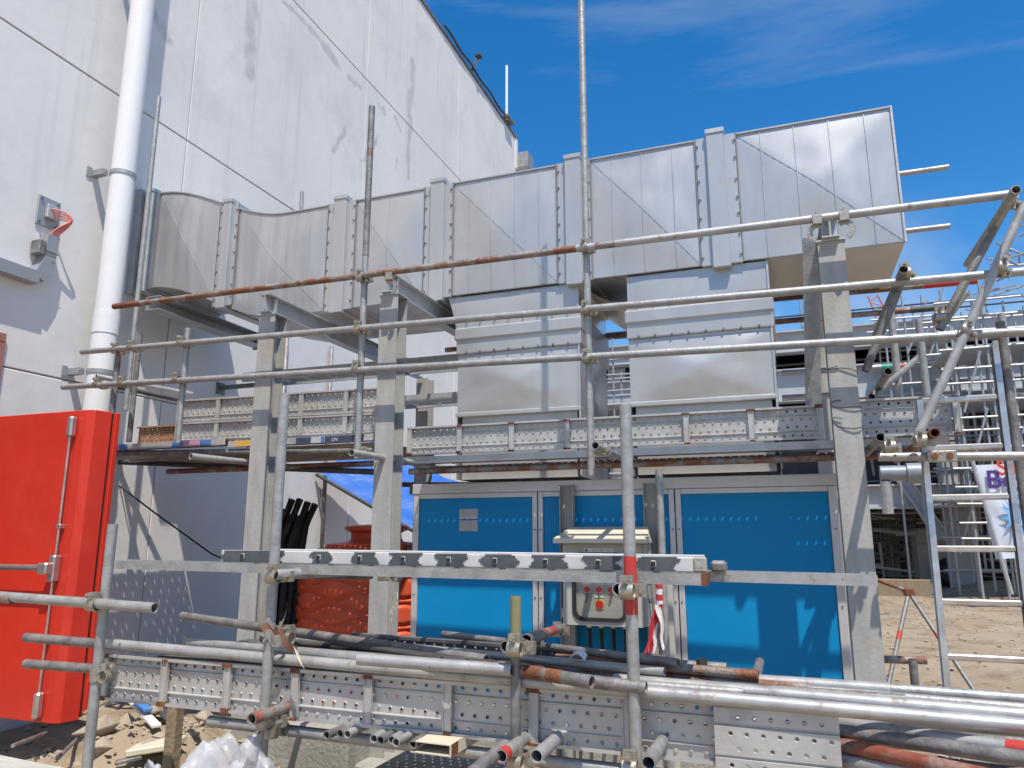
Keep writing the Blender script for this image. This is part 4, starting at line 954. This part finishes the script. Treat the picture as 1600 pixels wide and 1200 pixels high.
tube('bright loose tube at lower right ending in a red band', at(1290, 1126, Y=3.16), at(1640, 1178, Y=2.85), 'galv_bright', parts=((.84, 1, 'red_tube'),))
tube('darker loose tube at lower right under the bright ones', at(1285, 1138, Y=3.12), at(1680, 1198, Y=2.75), 'galv_dark')
tube('red oxide tube at the lower right corner', at(1280, 1156, Y=3.12), at(1620, 1230, Y=2.65), 'brown_red')
tube('pale tube under the red oxide tube at lower right', at(1270, 1180, Y=3.12), at(1560, 1232, Y=2.75), 'galv_bright')
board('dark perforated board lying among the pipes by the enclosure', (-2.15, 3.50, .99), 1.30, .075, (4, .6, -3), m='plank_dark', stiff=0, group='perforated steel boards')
for k in range(5):
    loose(('thin black bar lying among the pipes, first from the left', 'thin black bar lying among the pipes, second from the left', 'thin black bar lying among the pipes, third from the left', 'thin black bar lying among the pipes, fourth from the left', 'thin black bar lying among the pipes, rightmost')[k], 520+22*k, 1004+3*k, 690+40*k, 1030+4*k, 1.05, 1.045-.004*k, 'dark_tube', .012)
tag(obj('paper_scrap', MB().quadgrid(lambda u, v: (at(888, 1062, Y=3.12).x+.07*u, 3.12+.05*v, 1.045+.03*math.sin(u*3)+.015*v), 6, 4), M['white']), 'white paper scrap caught on the rusty banded tube', 'paper')
PILE = ('thin grey tube in the pipe pile behind the front board, nearest the front', 'dark tube in the pipe pile just behind the front row', 'rusty tube in the middle of the pipe pile', 'grey tube lying askew on the pipe pile', 'thin dark tube at the back of the pipe pile', 'dull tube at the back right of the pipe pile', 'short rusty tube on the pipe pile near the cabinet', 'long dull tube at the rear of the pipe pile', 'dark tube crossing the pipe pile at a slant')
for k, (x0, yy0, x1, yy1, z, r_, m_) in enumerate(((-2.7, 3.12, -.2, 3.05, .985, .018, 'galv'), (-2.4, 3.20, .35, 3.14, .98, .021, 'galv_dark'), (-1.9, 3.28, .1, 3.22, .985, .020, 'galv_rusty'), (-2.2, 3.42, -.5, 3.12, 1.03, .018, 'galv'), (-2.6, 3.55, -.9, 3.48, .985, .016, 'dark_tube'), (-1.4, 3.40, .75, 3.28, .985, .021, 'galv'), (-1.0, 3.30, -.15, 3.20, 1.025, .02, 'galv_rusty'), (-2.85, 3.66, -.3, 3.58, .985, .022, 'galv_dark'), (-1.7, 3.62, -.45, 3.16, 1.06, .017, 'galv_dark'))):
    tube(PILE[k], (x0, yy0, z), (x1, yy1, z-.004), m_, r_, group='loose tubes on the lower platform')
RT = ('thin dull tube at lower right, topmost behind the pale ones', 'thin grey tube at lower right, second behind the pale ones', 'dull tube at lower right just under the pale ones', 'thin dark tube at lower right above the red-banded one', 'thin grey tube at lower right below the red-banded one', 'dark tube at the bottom right corner')
for k, (q0, w0, q1, w1, Y0, Y1, r_, m_) in enumerate(((1040, 1058, 1660, 1112, 3.30, 3.10, .018, 'galv'), (1120, 1066, 1640, 1100, 3.42, 3.3, .017, 'galv_dark'), (1290, 1118, 1690, 1150, 3.22, 3.0, .018, 'galv'), (1290, 1134, 1700, 1168, 3.28, 3.05, .017, 'galv_dark'), (1290, 1150, 1700, 1192, 3.2, 2.95, .018, 'galv'), (1290, 1170, 1700, 1222, 3.22, 2.9, .02, 'galv_dark'))):
    tube(RT[k], at(q0, w0, Y=Y0), at(q1, w1, Y=Y1), m_, r_, group='loose tubes on the lower platform')
# transoms carrying the lower platform
for k, (x, l) in enumerate(((-2.95, 'leftmost tube under the lower platform'), (-.2, 'tube under the lower platform near the right end'))):
    tube(l, (x, 3.07, .875), (x, 4.5, .875), 'galv_dark')
def lower_deck(label, y0, x0, x1):
    t = thing('deck_board', label, 'deck board', ((x0+x1)/2, y0, .9), 'flat boards of the lower platform')
    sh = board_sheet(x1-x0, .225); sh.v = [(x0+v[0], y0+v[2], .955+v[1]) for v in sh.v]
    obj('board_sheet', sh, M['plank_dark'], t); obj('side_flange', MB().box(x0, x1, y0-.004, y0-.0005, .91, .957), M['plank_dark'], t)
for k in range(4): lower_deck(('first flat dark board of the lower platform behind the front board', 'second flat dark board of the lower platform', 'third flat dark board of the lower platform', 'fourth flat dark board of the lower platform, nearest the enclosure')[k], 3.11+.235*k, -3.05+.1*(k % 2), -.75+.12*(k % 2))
# ---- channels and striped ladder at mid height
t = thing('steel_channel', 'long galvanised channel spanning the front, left length', 'channel', (-1.8, 3.0, 1.39), 'channels spanning the front')
a, b = at(182, 876, Y=3.06), at(1104, 905, Y=3.06)
obj('channel_length', MB().usec((a.x, 3.06, 1.408), (b.x, 3.06, 1.388), .15, .042, .004), M['galv'], t)
obj('rust_edge', MB().box(b.x-.012, b.x+.004, 2.984, 3.136, 1.364, 1.411), M['rust'], t)
t = thing('steel_channel', 'short galvanised channel at the right end, across the right column', 'channel', (0, 3.2, 1.39), 'channels spanning the front')
a2, b2_ = at(1060, 905, Y=3.14), at(1372, 912, Y=3.14)
obj('channel_length', MB().usec((a2.x, 3.2, 1.395), (b2_.x, 3.2, 1.388), .12, .040, .004), M['galv_bright'], t)
ld = thing('striped_ladder', 'ladder lying flat across the front, its edge striped black and white', 'ladder', (-1.5, 3.1, 1.45))
a, b = at(348, 873, Y=3.03), at(1086, 886, Y=3.03)
lz = lambda x: 1.4565-.006*(x-a.x)
for s, Y in (('front', 3.03), ('rear', 3.40)):
    obj('stile', MB().bar((a.x, Y, lz(a.x)), (b.x, Y, lz(b.x)), .028, .056), M['ladder_white'], ld, bevel=.003)
px_stripes = [(348, 440), (487, 515), (551, 587), (611, 655), (682, 727), (754, 806), (832, 882), (913, 967), (996, 1056)]
for (q0, q1) in px_stripes:
    x0, x1 = at(q0, 880, Y=3.015).x, at(q1, 880, Y=3.015).x
    # ragged brush edges: three strips of uneven length
    n_ = 14
    st_ = MB()
    for k in range(n_):
        zz0 = -.0278+.0556*k/n_; zz1 = -.0278+.0556*(k+1)/n_
        st_.box(x0+.012*math.sin(k*.5+x0*9)+random.uniform(-.007,.006), x1+.012*math.sin(k*.45+x1*7)+random.uniform(-.007,.008), 3.0125, 3.0152, lz((x0+x1)/2)+zz0, lz((x0+x1)/2)+zz1)
    obj('paint_stripe', st_, M['blk_paint'], ld)
for q in (380, 499, 563, 631, 702, 774, 853, 935, 1021):
    x = at(q, 876, Y=3.02).x
    rg = obj('rung', MB().bar((x, 3.009, lz(x)), (x, 3.42, lz(x)), .024, .028), M['galv'], ld, bevel=.004)
    obj('rung_mouth_shade', MB().box(x-.008, x+.008, 3.0065, 3.0085, lz(x)-.010, lz(x)+.010), M['gasket'], rg)  # black patch painted for the shade inside the hollow rung end
obj('stile_cap', MB().box(b.x-.004, b.x+.045, 3.008, 3.052, lz(b.x)-.029, lz(b.x)+.029), M['concrete'], ld, bevel=.006)
tag(obj('channel_end', MB().box(b.x+.05, b.x+.11, 3.10, 3.20, 1.412, 1.455), M['galv_dark'], bevel=.01), 'dark end block beyond the striped ladder', 'block')
# barrier tape
tg = thing('barrier_tape', 'torn red and white barrier tape tied to the tube right of the cabinet', 'tape', (at(1032, 930, Y=4.95)))
p = at(1032, 928, Y=4.95)
for k in range(5): smooth_by_angle(obj('tape_turn', MB().tube((p.x-.002, 4.95, p.z+.07-.036*k), (p.x+.002, 4.95, p.z+.105-.036*k), .029+.001*(k % 2), 14, wall=.002), M['tape_white' if k % 2 == 0 else 'tape_red'], tg))
for k, (dx, L_, mm) in enumerate(((-.03, .30, 'tape_white'), (-.05, .36, 'tape_red'), (.0, .22, 'tape_red'), (-.075, .42, 'tape_red'), (.01, .27, 'tape_white'))):
    obj('tape_tail', MB().quadgrid(lambda u, v: (p.x+dx*v*1.9+(.035*(1-.6*v))*(u-.5)+.008*math.sin(v*9+k), 4.915-.01*k+.012*math.sin(v*7+u*3+k), p.z-.06-L_*v), 3, 12), M[mm], tg, smooth=True)
rt = thing('tape_scrap', 'dirty torn tape knotted round the near upright', 'tape', at(445, 985, Y=2.9)); p = at(442, 985, Y=2.905)
for k, (dx, dzz) in enumerate(((.09, -.09), (.03, .11), (-.09, .01), (.14, -.13))):
    obj('tape_strip', MB().quadgrid(lambda u, v: (p.x+dx*v+.02*(u-.5)*math.cos(k), 2.885-.01*math.sin(v*5+k)-.01*u, p.z+dzz*v+.028*(u-.5)+.012*math.sin(v*8+k)), 2, 8), M['hood' if k % 2 else 'plank_rust'], rt, smooth=True)
wt = thing('wire_tangle', 'tangle of pale wire hanging by the middle column', 'wire', at(617, 960, Y=4.7)); p = at(616, 945, Y=4.7)
obj('wire_loop', MB().path([p+Vector((.012*math.sin(k*1.1)+.02*math.sin(k*.37), .01*math.cos(k*.9), .08-.012*k+.02*math.sin(k*2.3))) for k in range(18)], .0025, 5), M['hood'], wt)
for z, k in ((2.52, 0), (2.30, 1), (2.19, 2)):
    tag(obj('tie_wire', MB().path([(.365+.082*math.cos(a*.55), CY+.0-.095*abs(math.sin(a*.55)) if False else CY-.082-.006*math.sin(a), z+.02*math.sin(a*.8+k)-.03*math.cos(a*.5)) for a in range(9)], .003, 5), M['dark_tube']), ('upper tie wire on the right column', 'middle tie wire on the right column', 'lower tie wire on the right column')[k], 'wire')

# ---- aluminium ladder at the right
al = thing('aluminium_ladder', 'aluminium ladder standing against the rail at the right', 'ladder', (.9, 4.6, 0))
lb_, lt_ = Vector((.685, 4.50, .0)), Vector((.755, 4.73, 2.62))
rb_, rt_ = Vector((1.075, 4.50, .0)), Vector((1.155, 4.73, 2.62))
obj('stile', MB().usec(lb_, lt_.lerp(lb_, .12), .062, .030, .004, up=(1,0,0)), M['chrome'], al)
obj('stile', MB().usec(rb_, rt_, .062, .030, .004, up=(-1,0,0)), M['chrome'], al)
for k in range(9):
    u = (.12+.273*k)/2.62
    obj('rung', MB().bar(lb_.lerp(lt_, u)+Vector((.012,0,0)), rb_.lerp(rt_, u)-Vector((.012,0,0)), .032, .032), M['chrome'], al, bevel=.006)

# ================================================================== BITS ON THE GROUND
def block(name, label, x0, x1, y0, y1, z0, z1, m_, cat, bev=.015):
    return tag(obj(name, MB().box(x0, x1, y0, y1, z0, z1), M[m_], bevel=bev), label, cat)
block('concrete_footing', 'mossy concrete footing under the left end of the lower board', -3.55, -2.75, 4.45, 5.0, -.05, .34, 'concrete', 'footing')
block('concrete_footing', 'concrete footing below the row of pipe ends', -2.25, -1.5, 3.9, 4.5, -.05, .30, 'concrete', 'footing')
block('concrete_footing', 'pale concrete footing at the foot of the right column', .1, .62, 4.55, 5.05, -.06, .10, 'concrete', 'footing')
block('concrete_footing', 'concrete footing of the middle column beside the enclosure', -3.0, -2.45, 4.55, 5.05, -.06, .10, 'concrete', 'footing')
p = at(268, 1175, Y=3.6)
block('timber_stake', 'short square timber stake in the rubble by the red door', p.x-.035, p.x+.035, 3.57, 3.64, .1, at(268, 1098, Y=3.6).z, 'timber', 'stake', .006)
p = at(245, 1168, Z=.30)
tag(obj('broken_tile', MB().bar((p.x-.13, p.y-.06, .29), (p.x+.13, p.y+.05, .33), .20, .04), M['hood'], bevel=.008), 'flat tan stone slab lying in the rubble', 'slab')
for k in range(6):
    x, y = ((-4.15,4.25),(-3.95,4.5),(-4.3,3.95),(-3.75,3.85),(-4.05,3.75),(-4.5,4.35))[k]
    r_ = MB(); rock(r_, (x, y, ground_h(x, y)+.03), .10+.03*(k % 3))
    tag(obj('rubble_stone', r_, M['stone'], bevel=.006), ('tan stone on top of the rubble heap by the red door', 'tan stone at the back of the rubble heap under the lower board', 'tan stone under the free edge of the red door', 'tan stone beside the timber stake', 'tan stone at the front of the rubble heap', 'tan stone at the left side of the rubble heap')[k], 'stone', 'larger stones in the rubble heap')
for k, (x0, y0, x1, y1, z0, z1, mm, l) in enumerate(((200, 1088, 245, 1135, .42, .33, 'white', 'white offcut board on the rubble heap'), (208, 1090, 232, 1110, .45, .40, 'bluep', 'blue offcut strip on the rubble heap'), (130, 1115, 185, 1085, .35, .45, 'timber', 'timber batten on the rubble heap beside the red door'), (180, 1192, 222, 1182, .25, .27, 'galv_dark', 'short dark bar in the rubble at the bottom edge'), (235, 1090, 270, 1130, .42, .34, 'dark_tube', 'dark strip lying across the rubble heap'))):
    tag(obj('offcut', MB().bar(at(x0, y0, Z=z0), at(x1, y1, Z=z1), .06, .02), M[mm], bevel=.003), l, 'offcut')
for k, (x0, y0, x1, y1) in enumerate(((20, 1165, 72, 1145), (90, 1185, 135, 1140))):
    tag(obj('strut_wire', MB().tube(at(x0, y0, Z=.35), at(x1, y1, Z=.25), .012, 8, solid=True), M['galv_dark']), ('thin bar under the red door at the left edge', 'thin bar under the red door next to the near upright')[k], 'bar')
# crumpled polythene
def poly_sheet(name, label, cx, cy, w, d, h, seed, zb):
    def f(u, v):
        x = (u-.5)*w; y = (v-.5)*d; e = max(0, 1-(2*abs(u-.5))**3)*max(0, 1-(2*abs(v-.5))**3)
        z = h*e**.6*(.55+.9*(1-2*abs(noise.noise((u*1.9+seed, v*1.6, 1))))*.55+.35*(1-2*abs(noise.noise((u*4.3+seed, v*3.7, 3))))*.5)
        return (cx+x+.09*noise.noise((u*4, v*4, seed+8)), cy+y+.09*noise.noise((u*4, v*4, seed+3)), zb+z)
    return tag(obj(name, MB().quadgrid(f, 44, 36), M['poly'], smooth=True), label, 'plastic sheet')
p = at(330, 1180, Y=2.86)
poly_sheet('polythene_sheet', 'crumpled clear polythene sheet at the bottom left', p.x, 2.84, .80, .5, .60, 2, -.02)
p = at(398, 1165, Y=2.80); poly_sheet('polythene_bag', 'smaller crumpled clear plastic beside the near upright', p.x, 2.78, .30, .26, .62, 7, -.02)
p = at(248, 1195, Y=2.80); poly_sheet('polythene_scrap', 'clear plastic scrap beside the big polythene sheet', p.x, 2.76, .24, .25, .52, 12, -.02)
# weathered ledge in the lower left foreground
a, b = at(-160, 1143, Z=.95), at(190, 1212, Z=.95)
tag(obj('foreground_board', MB().bar(a+Vector((-.03,-.13,-.03)), b+Vector((-.03,-.13,-.03)), .26, .05), M['ledge'], bevel=.006), 'weathered pale board across the lower left corner', 'board')
# tube trestles and posts on the open ground at right
def trestle(label, pts, group=None):
    t = thing('tube_trestle', label, 'trestle', pts[0][0]); 
    for k, (q0, q1) in enumerate(pts):
        smooth_by_angle(obj('leg', MB().tube(q0, q1, .022, 10), M['galv_rusty'] if k == 0 else M['galv_dark'], t))
        m = Vector(q0).lerp(Vector(q1), .42)
        if k > 0:
            d = (Vector(q1)-Vector(q0)).normalized()
            smooth_by_angle(obj('red_band', MB().tube(m-d*.05, m+d*.05, .0235, 10, wall=.001), M['red_tube'], t))
    ap = Vector(pts[1][0]); obj('clamp', MB().box(ap.x-.05, ap.x+.05, ap.y-.05, ap.y+.05, ap.z-.04, ap.z+.04), M['rust'], t, bevel=.012)
A = at(1420, 925, Y=9.0)
trestle('low rusty tube trestle on the dirt right of the right column', [(A+Vector((-.75,-.25,.30)), A+Vector((.06,.05,-.02))), (A, Vector((A.x-.38, 8.4, .0))), (A, Vector((A.x+.45, 8.3, .0))), (A+Vector((-.62,-.2,.25)), Vector((A.x-.25, 9.6, 0)))])
tube('short tube lying level behind the right column foot', at(1372, 1030, Y=5.6), at(1448, 1032, Y=5.6), 'galv_rusty')
up(1432, 1030, 1150, 5.3, 'green-tinged short post in the dirt right of the right column', 'galv_dark')
up(1098, 1030, 1090, 3.5, 'short dark post among the pipes in front of the right blue panel', 'dark_tube')

# ================================================================== BACKGROUND
ss = thing('steel_structure', 'large grey steel plant structure in the background at right', 'structure', (5, 28, 0))
BY = 26.0
def bw(x, y, Y=BY): return at(x, y, Y=Y)
rows_z = [(bw(1340, 777).z, .75), (bw(1340, 597).z, 1.1), (bw(1340, 527).z, .75)]
XC = at(1496, 800, Y=26).x
for (xa) in (-5.5, -1.6, XC, XC+4.4, XC+8.8):
    obj('column', MB().hsec((xa, BY+.4, 0), (xa, BY+.4, rows_z[2][0]-.4), .62, .62, .07, up=(0,1,0)), M['far_conc'], ss)
for (xa) in (-4, .5, at(1393, 840, Y=33).x, at(1424, 840, Y=33).x, 8.6, 12):
    obj('column', MB().box(xa-.22, xa+.22, BY+7, BY+7.6, 0, 9.0), M['far_conc'], ss)
for k, (z, h) in enumerate(rows_z):
    obj('beam', MB().hsec((-9, BY, z), (22, BY, z), .5, h, .05), M['far_steel'], ss)
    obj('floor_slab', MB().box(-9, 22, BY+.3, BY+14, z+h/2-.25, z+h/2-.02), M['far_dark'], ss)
obj('dark_backdrop', MB().box(-9, 24, BY+14.1, BY+14.6, 0, 10.0), M['far_dark'], ss)  # added dark backdrop that keeps the open bays from looking bright
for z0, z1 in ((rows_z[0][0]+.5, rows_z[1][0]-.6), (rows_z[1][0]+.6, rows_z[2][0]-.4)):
    obj('painted_shade_sheet', MB().box(-9, 22, BY+2.2, BY+2.4, z0+.1, z1-.05), M['far_dark'], ss)  # dark sheets painted in place of the shade between the floors
a, b = bw(1405, 745), bw(1470, 840)
obj('diagonal_brace', MB().hsec(a+Vector((0,-.3,0)), b+Vector((0,-.3,0)), .35, .35, .05), M['far_steel'], ss)
for k, (dz_, m_) in enumerate(((1.0, 'far_tube'), (.55, 'far_tube'))):
    for z, h in rows_z:
        if h == rows_z[2][1] and z == rows_z[2][0]: obj('handrail', MB().tube((-9, BY-.2, z+h/2+dz_*.5), (22, BY-.2, z+h/2+dz_*.5), .03, 6, solid=True), M['far_dark'], ss)
for k, (z, r_) in enumerate(((bw(1340, 578).z, .16), (bw(1340, 566).z, .07), (bw(1340, 548).z, .05), (bw(1340, 640).z, .06), (bw(1340, 800).z, .05))):
    obj('process_pipe', MB().tube((-9, BY+1.2+.1*(k % 3), z), (22, BY+1.2+.1*(k % 3), z), r_, 8, solid=True), M['far_steel' if k % 2 else 'far_tube'], ss)
# blue-grey vessel on the lower beam and pipe stub
v_ = thing('pipe_vessel', 'short grey-blue pipe spool on the lower beam of the background structure', 'pipe', bw(1410, 740))
p = at(1375, 740, Y=16); q = at(1436, 739, Y=16)
smooth_by_angle(obj('spool_body', MB().tube(p, q, .15, 18, solid=True), M['spool'], v_)); smooth_by_angle(obj('spool_collar', MB().tube(p.lerp(q, .68), q+Vector((.05,0,0)), .195, 18, solid=True), M['spool'], v_))
obj('spool_drop', MB().tube(at(1384, 752, Y=16), at(1388, 803, Y=16), .10, 14), M['galv'], v_)
# far scaffolding lattice
def lattice(label, X0, X1, Y, Z0, Z1, nx, nz, depth=1.2, m_='far_tube'):
    t = thing('far_scaffold', label, 'scaffold', ((X0+X1)/2, Y, Z0))
    for d in (0, depth):
        for i in range(nx+1):
            x = X0+(X1-X0)*i/nx+random.uniform(-.1,.1)
            obj('standard', MB().tube((x, Y+d, 0 if d == 0 else Z0), (x, Y+d, Z1+random.uniform(-.3,.9)), .032, 6, solid=True), M[m_], t)
        for k in range(nz+1):
            z = Z0+(Z1-Z0)*k/nz+random.uniform(-.08,.08)
            obj('ledger', MB().tube((X0-.4, Y+d-.06, z), (X1+random.uniform(.1,.8), Y+d-.06, z+random.uniform(-.05,.05)), .032, 6, solid=True), M[m_], t)
    for k in range(nx):
        i = random.randrange(nx); z = Z0+(Z1-Z0)*random.random()*.7
        x = X0+(X1-X0)*i/nx; obj('brace', MB().tube((x, Y-.1, z), (x+(X1-X0)/nx*1.3, Y-.1, z+1.6), .03, 6, solid=True), M[m_], t)
    for k in range(2, nz, 3):
        z = Z0+(Z1-Z0)*k/nz; obj('deck', MB().box(X0-.2, X1+.2, Y+.05, Y+depth-.05, z+.05, z+.11), M['far_steel'], t)
    return t
a, b = at(1485, 480, Y=22), at(1600, 480, Y=22)
lattice('dense silver scaffold tower in the background behind the aluminium ladder', a.x, b.x+1.6, 22, 1.5, at(1500, 470, Y=22).z, 8, 14, 2.4)
a, b = at(1380, 480, Y=24.5), at(1470, 480, Y=24.5)
lattice('lighter scaffold on the background structure left of the dense tower', a.x, b.x, 24.5, at(1400, 600, Y=24.5).z, at(1400, 500, Y=24.5).z, 3, 3)
a, b = at(1490, 700, Y=20), at(1600, 700, Y=20)
lattice('low scaffold under the background structure beside the banner', a.x+.5, b.x+.3, 23.5, .6, 5.2, 3, 5)
a = at(955, 600, Y=24.0)
lattice('scaffold bay of the background structure glimpsed between the duct drops', a.x-.5, a.x+1.4, 24.0, 3, at(955, 560, Y=24).z, 3, 8)
dbr = MB(); 
for k in range(70):
    x, z = random.uniform(5.6, 8.6), random.uniform(7.3, 9.6); a = Vector((x, random.uniform(21,23), z)); d = Vector((random.uniform(-1,1), random.uniform(-.3,.3), random.uniform(-.6,.6)))*.9
    dbr.tube(a, a+d, .03, 5, solid=True)
tag(obj('scaffold_bundle', dbr, M['far_tube']), 'jumble of far scaffold tubes on top of the background tower', 'tubes', kind='stuff')
a, b = at(1375, 800, Y=29), at(1470, 800, Y=29)
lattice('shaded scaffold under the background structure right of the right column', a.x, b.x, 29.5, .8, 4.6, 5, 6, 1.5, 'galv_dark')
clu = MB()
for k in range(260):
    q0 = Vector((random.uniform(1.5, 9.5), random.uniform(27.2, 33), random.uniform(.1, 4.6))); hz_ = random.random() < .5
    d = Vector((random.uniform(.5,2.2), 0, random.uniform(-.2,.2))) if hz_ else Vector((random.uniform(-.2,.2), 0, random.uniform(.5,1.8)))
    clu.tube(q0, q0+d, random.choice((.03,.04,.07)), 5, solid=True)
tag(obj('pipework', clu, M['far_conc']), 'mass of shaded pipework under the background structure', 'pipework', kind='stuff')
# things standing under the structure
for k, (x0, x1, y0, y1, Y, m_, l, nm) in enumerate(((1430, 1462, 825, 885, 28.0, 'far_conc', 'grey skip bin under the background structure', 'skip_bin'),)):
    a, b = at(x0, y0, Y=Y), at(x1, y1, Y=Y); t = thing(nm, l, 'skip', (a.x, Y, 0))
    obj('bin_body', MB().prism([(a.x, 0.12), (b.x+.3, 0.12), (b.x+.45, a.z), (a.x-.15, a.z)], (0, Y, 0), (0, Y+1.4, 0)) if False else MB().box(a.x, b.x+.4, Y, Y+1.4, .12, a.z), M[m_], t, bevel=.05)
    for q in (a.x+.1, b.x+.2): obj('bin_foot', MB().box(q, q+.15, Y+.1, Y+1.2, 0, .119), M['far_dark'], t)
a = at(1372, 893, Y=23)
block('timber_bund', 'low timber edging along the far side of the dirt yard', a.x-1.5, at(1460, 893, Y=23).x, 22.9, 23.1, -.05, .42, 'timber', 'edging')
wl = thing('cart_wheel', 'dark wheel under the background structure', 'wheel', at(1483, 880, Y=22)); p = at(1484, 880, Y=28); p.z = .42
obj('tyre', lathe([(.2,-.12),(.42,-.12),(.46,-.06),(.46,.06),(.42,.12),(.2,.12)], 0, 0, 20), M['gasket'], wl, smooth=True)
o = wl.children[0]; o.matrix_parent_inverse = Matrix.Identity(4); o.rotation_euler = (R(80), 0, R(20)); 
wl.location = p
# crane jib far off
cr_ = thing('crane_jib', 'thin red crane jib far away in the sky', 'crane', (16, 90, 0))
a, b = at(1364, 462, Y=90), at(1382, 500, Y=90)
b = a+(b-a)*2.2
for s in (-.5, .5): obj('chord', MB().tube(a+Vector((s,0,0)), b+Vector((s*1.6,0,0)), .12, 6, solid=True), M['crane'], cr_)
for k in range(9):
    u = k/9; obj('lacing', MB().tube(a.lerp(b, u)+Vector((-.6 if k % 2 else .6,0,0)), a.lerp(b, u+.1)+Vector((.6 if k % 2 else -.6,0,0)), .07, 6, solid=True), M['crane'], cr_)
# masts on the background roof
for k, xp in enumerate((1250, 1440, 1540)):
    a = at(xp, 470, Y=26); tag(obj('thin_mast', MB().tube((a.x, 26, rows_z[2][0]+.3), (a.x, 26, a.z+.2*k), .035, 6, solid=True), M['far_tube']), ('thin mast on the background roof left of the right column', 'thin mast on the background roof behind the braces', 'thin mast on the background roof at far right')[k], 'mast')
# banner on a leaning frame
NY = 20.0
q = [at(1522, 727, Y=NY), at(1640, 722, Y=NY), at(1650, 868, Y=NY), at(1556, 874, Y=NY)]
bn = thing('safety_banner', 'white safety banner with purple lettering leaning at the right edge', 'banner', (q[3].x, NY, 0))
def bq(u, v, off=0):
    top = q[0].lerp(q[1], u); bot = q[3].lerp(q[2], u); r_ = bot.lerp(top, v)
    return (r_.x, NY+off+.05*math.sin(u*9+v*4)*.6+.03*noise.noise((u*6, v*6, 2)), r_.z)
obj('banner_sheet', MB().quadgrid(bq, 20, 20), M['banner'], bn, smooth=True)
pa = at(1518, 716, Y=NY-.05); pbm = at(1574, 905, Y=NY-.05)
obj('banner_pole', MB().tube(pa, pa+(pbm-pa)*1.12, .045, 8, solid=True), M['beam'], bn)
def patch(nm, mm, pts, off):
    m = MB(); m.v = [bq(u, v, off) for u, v in pts]; m.f = [tuple(range(len(pts)))]; return obj(nm, m, M[mm], bn)
ray = []
for k in range(24):
    a_ = 2*math.pi*k/24; rr = (.30 if k % 2 == 0 else .13); ray.append((.42+rr*math.cos(a_)*.8, .42+rr*math.sin(a_)*.9))
patch('printed_star', 'b_blue', ray, -.05)
patch('printed_shape', 'b_pink', [(.52,.40),(.98,.40),(.98,.80),(.66,.72),(.52,.60)], -.06)
patch('printed_shape', 'b_teal', [(.54,.10),(.98,.10),(.98,.38),(.60,.38)], -.055)
def text(name, s, size, mm, loc, rot, parent, ext=.004):
    cu = bpy.data.curves.new(name, 'FONT'); cu.body = s; cu.size = size; cu.extrude = ext; cu.offset = size*.018
    tmp = bpy.data.objects.new(name+'_tmp', cu); C.objects.link(tmp)
    dg = bpy.context.evaluated_depsgraph_get(); me = bpy.data.meshes.new_from_object(tmp.evaluated_get(dg)); bpy.data.objects.remove(tmp)
    me.materials.clear(); me.materials.append(M[mm]); me.name = name
    me.transform(Matrix.Translation(loc) @ rot.to_matrix().to_4x4())
    return add(name, me, parent)
from mathutils import Euler
e = Euler((math.pi/2, 0, 0))
p = at(1542, 762, Y=NY-.09); text('lettering', 'Begin', .56, 'b_purple', p, e, bn)
p = at(1558, 742, Y=NY-.09); text('lettering', 'Saf', .50, 'b_red', p, e, bn)

# scribbled letters on the navy edge of the painted board
p = at(517, 692, Y=4.955); text('lettering', 'UN', .038, 'lblue', Vector((p.x, 4.9615, 2.283)), e, [o for o in bpy.data.objects if o.name.startswith('deck_board') and 'navy' in o.get('label', '')][0], .0006)
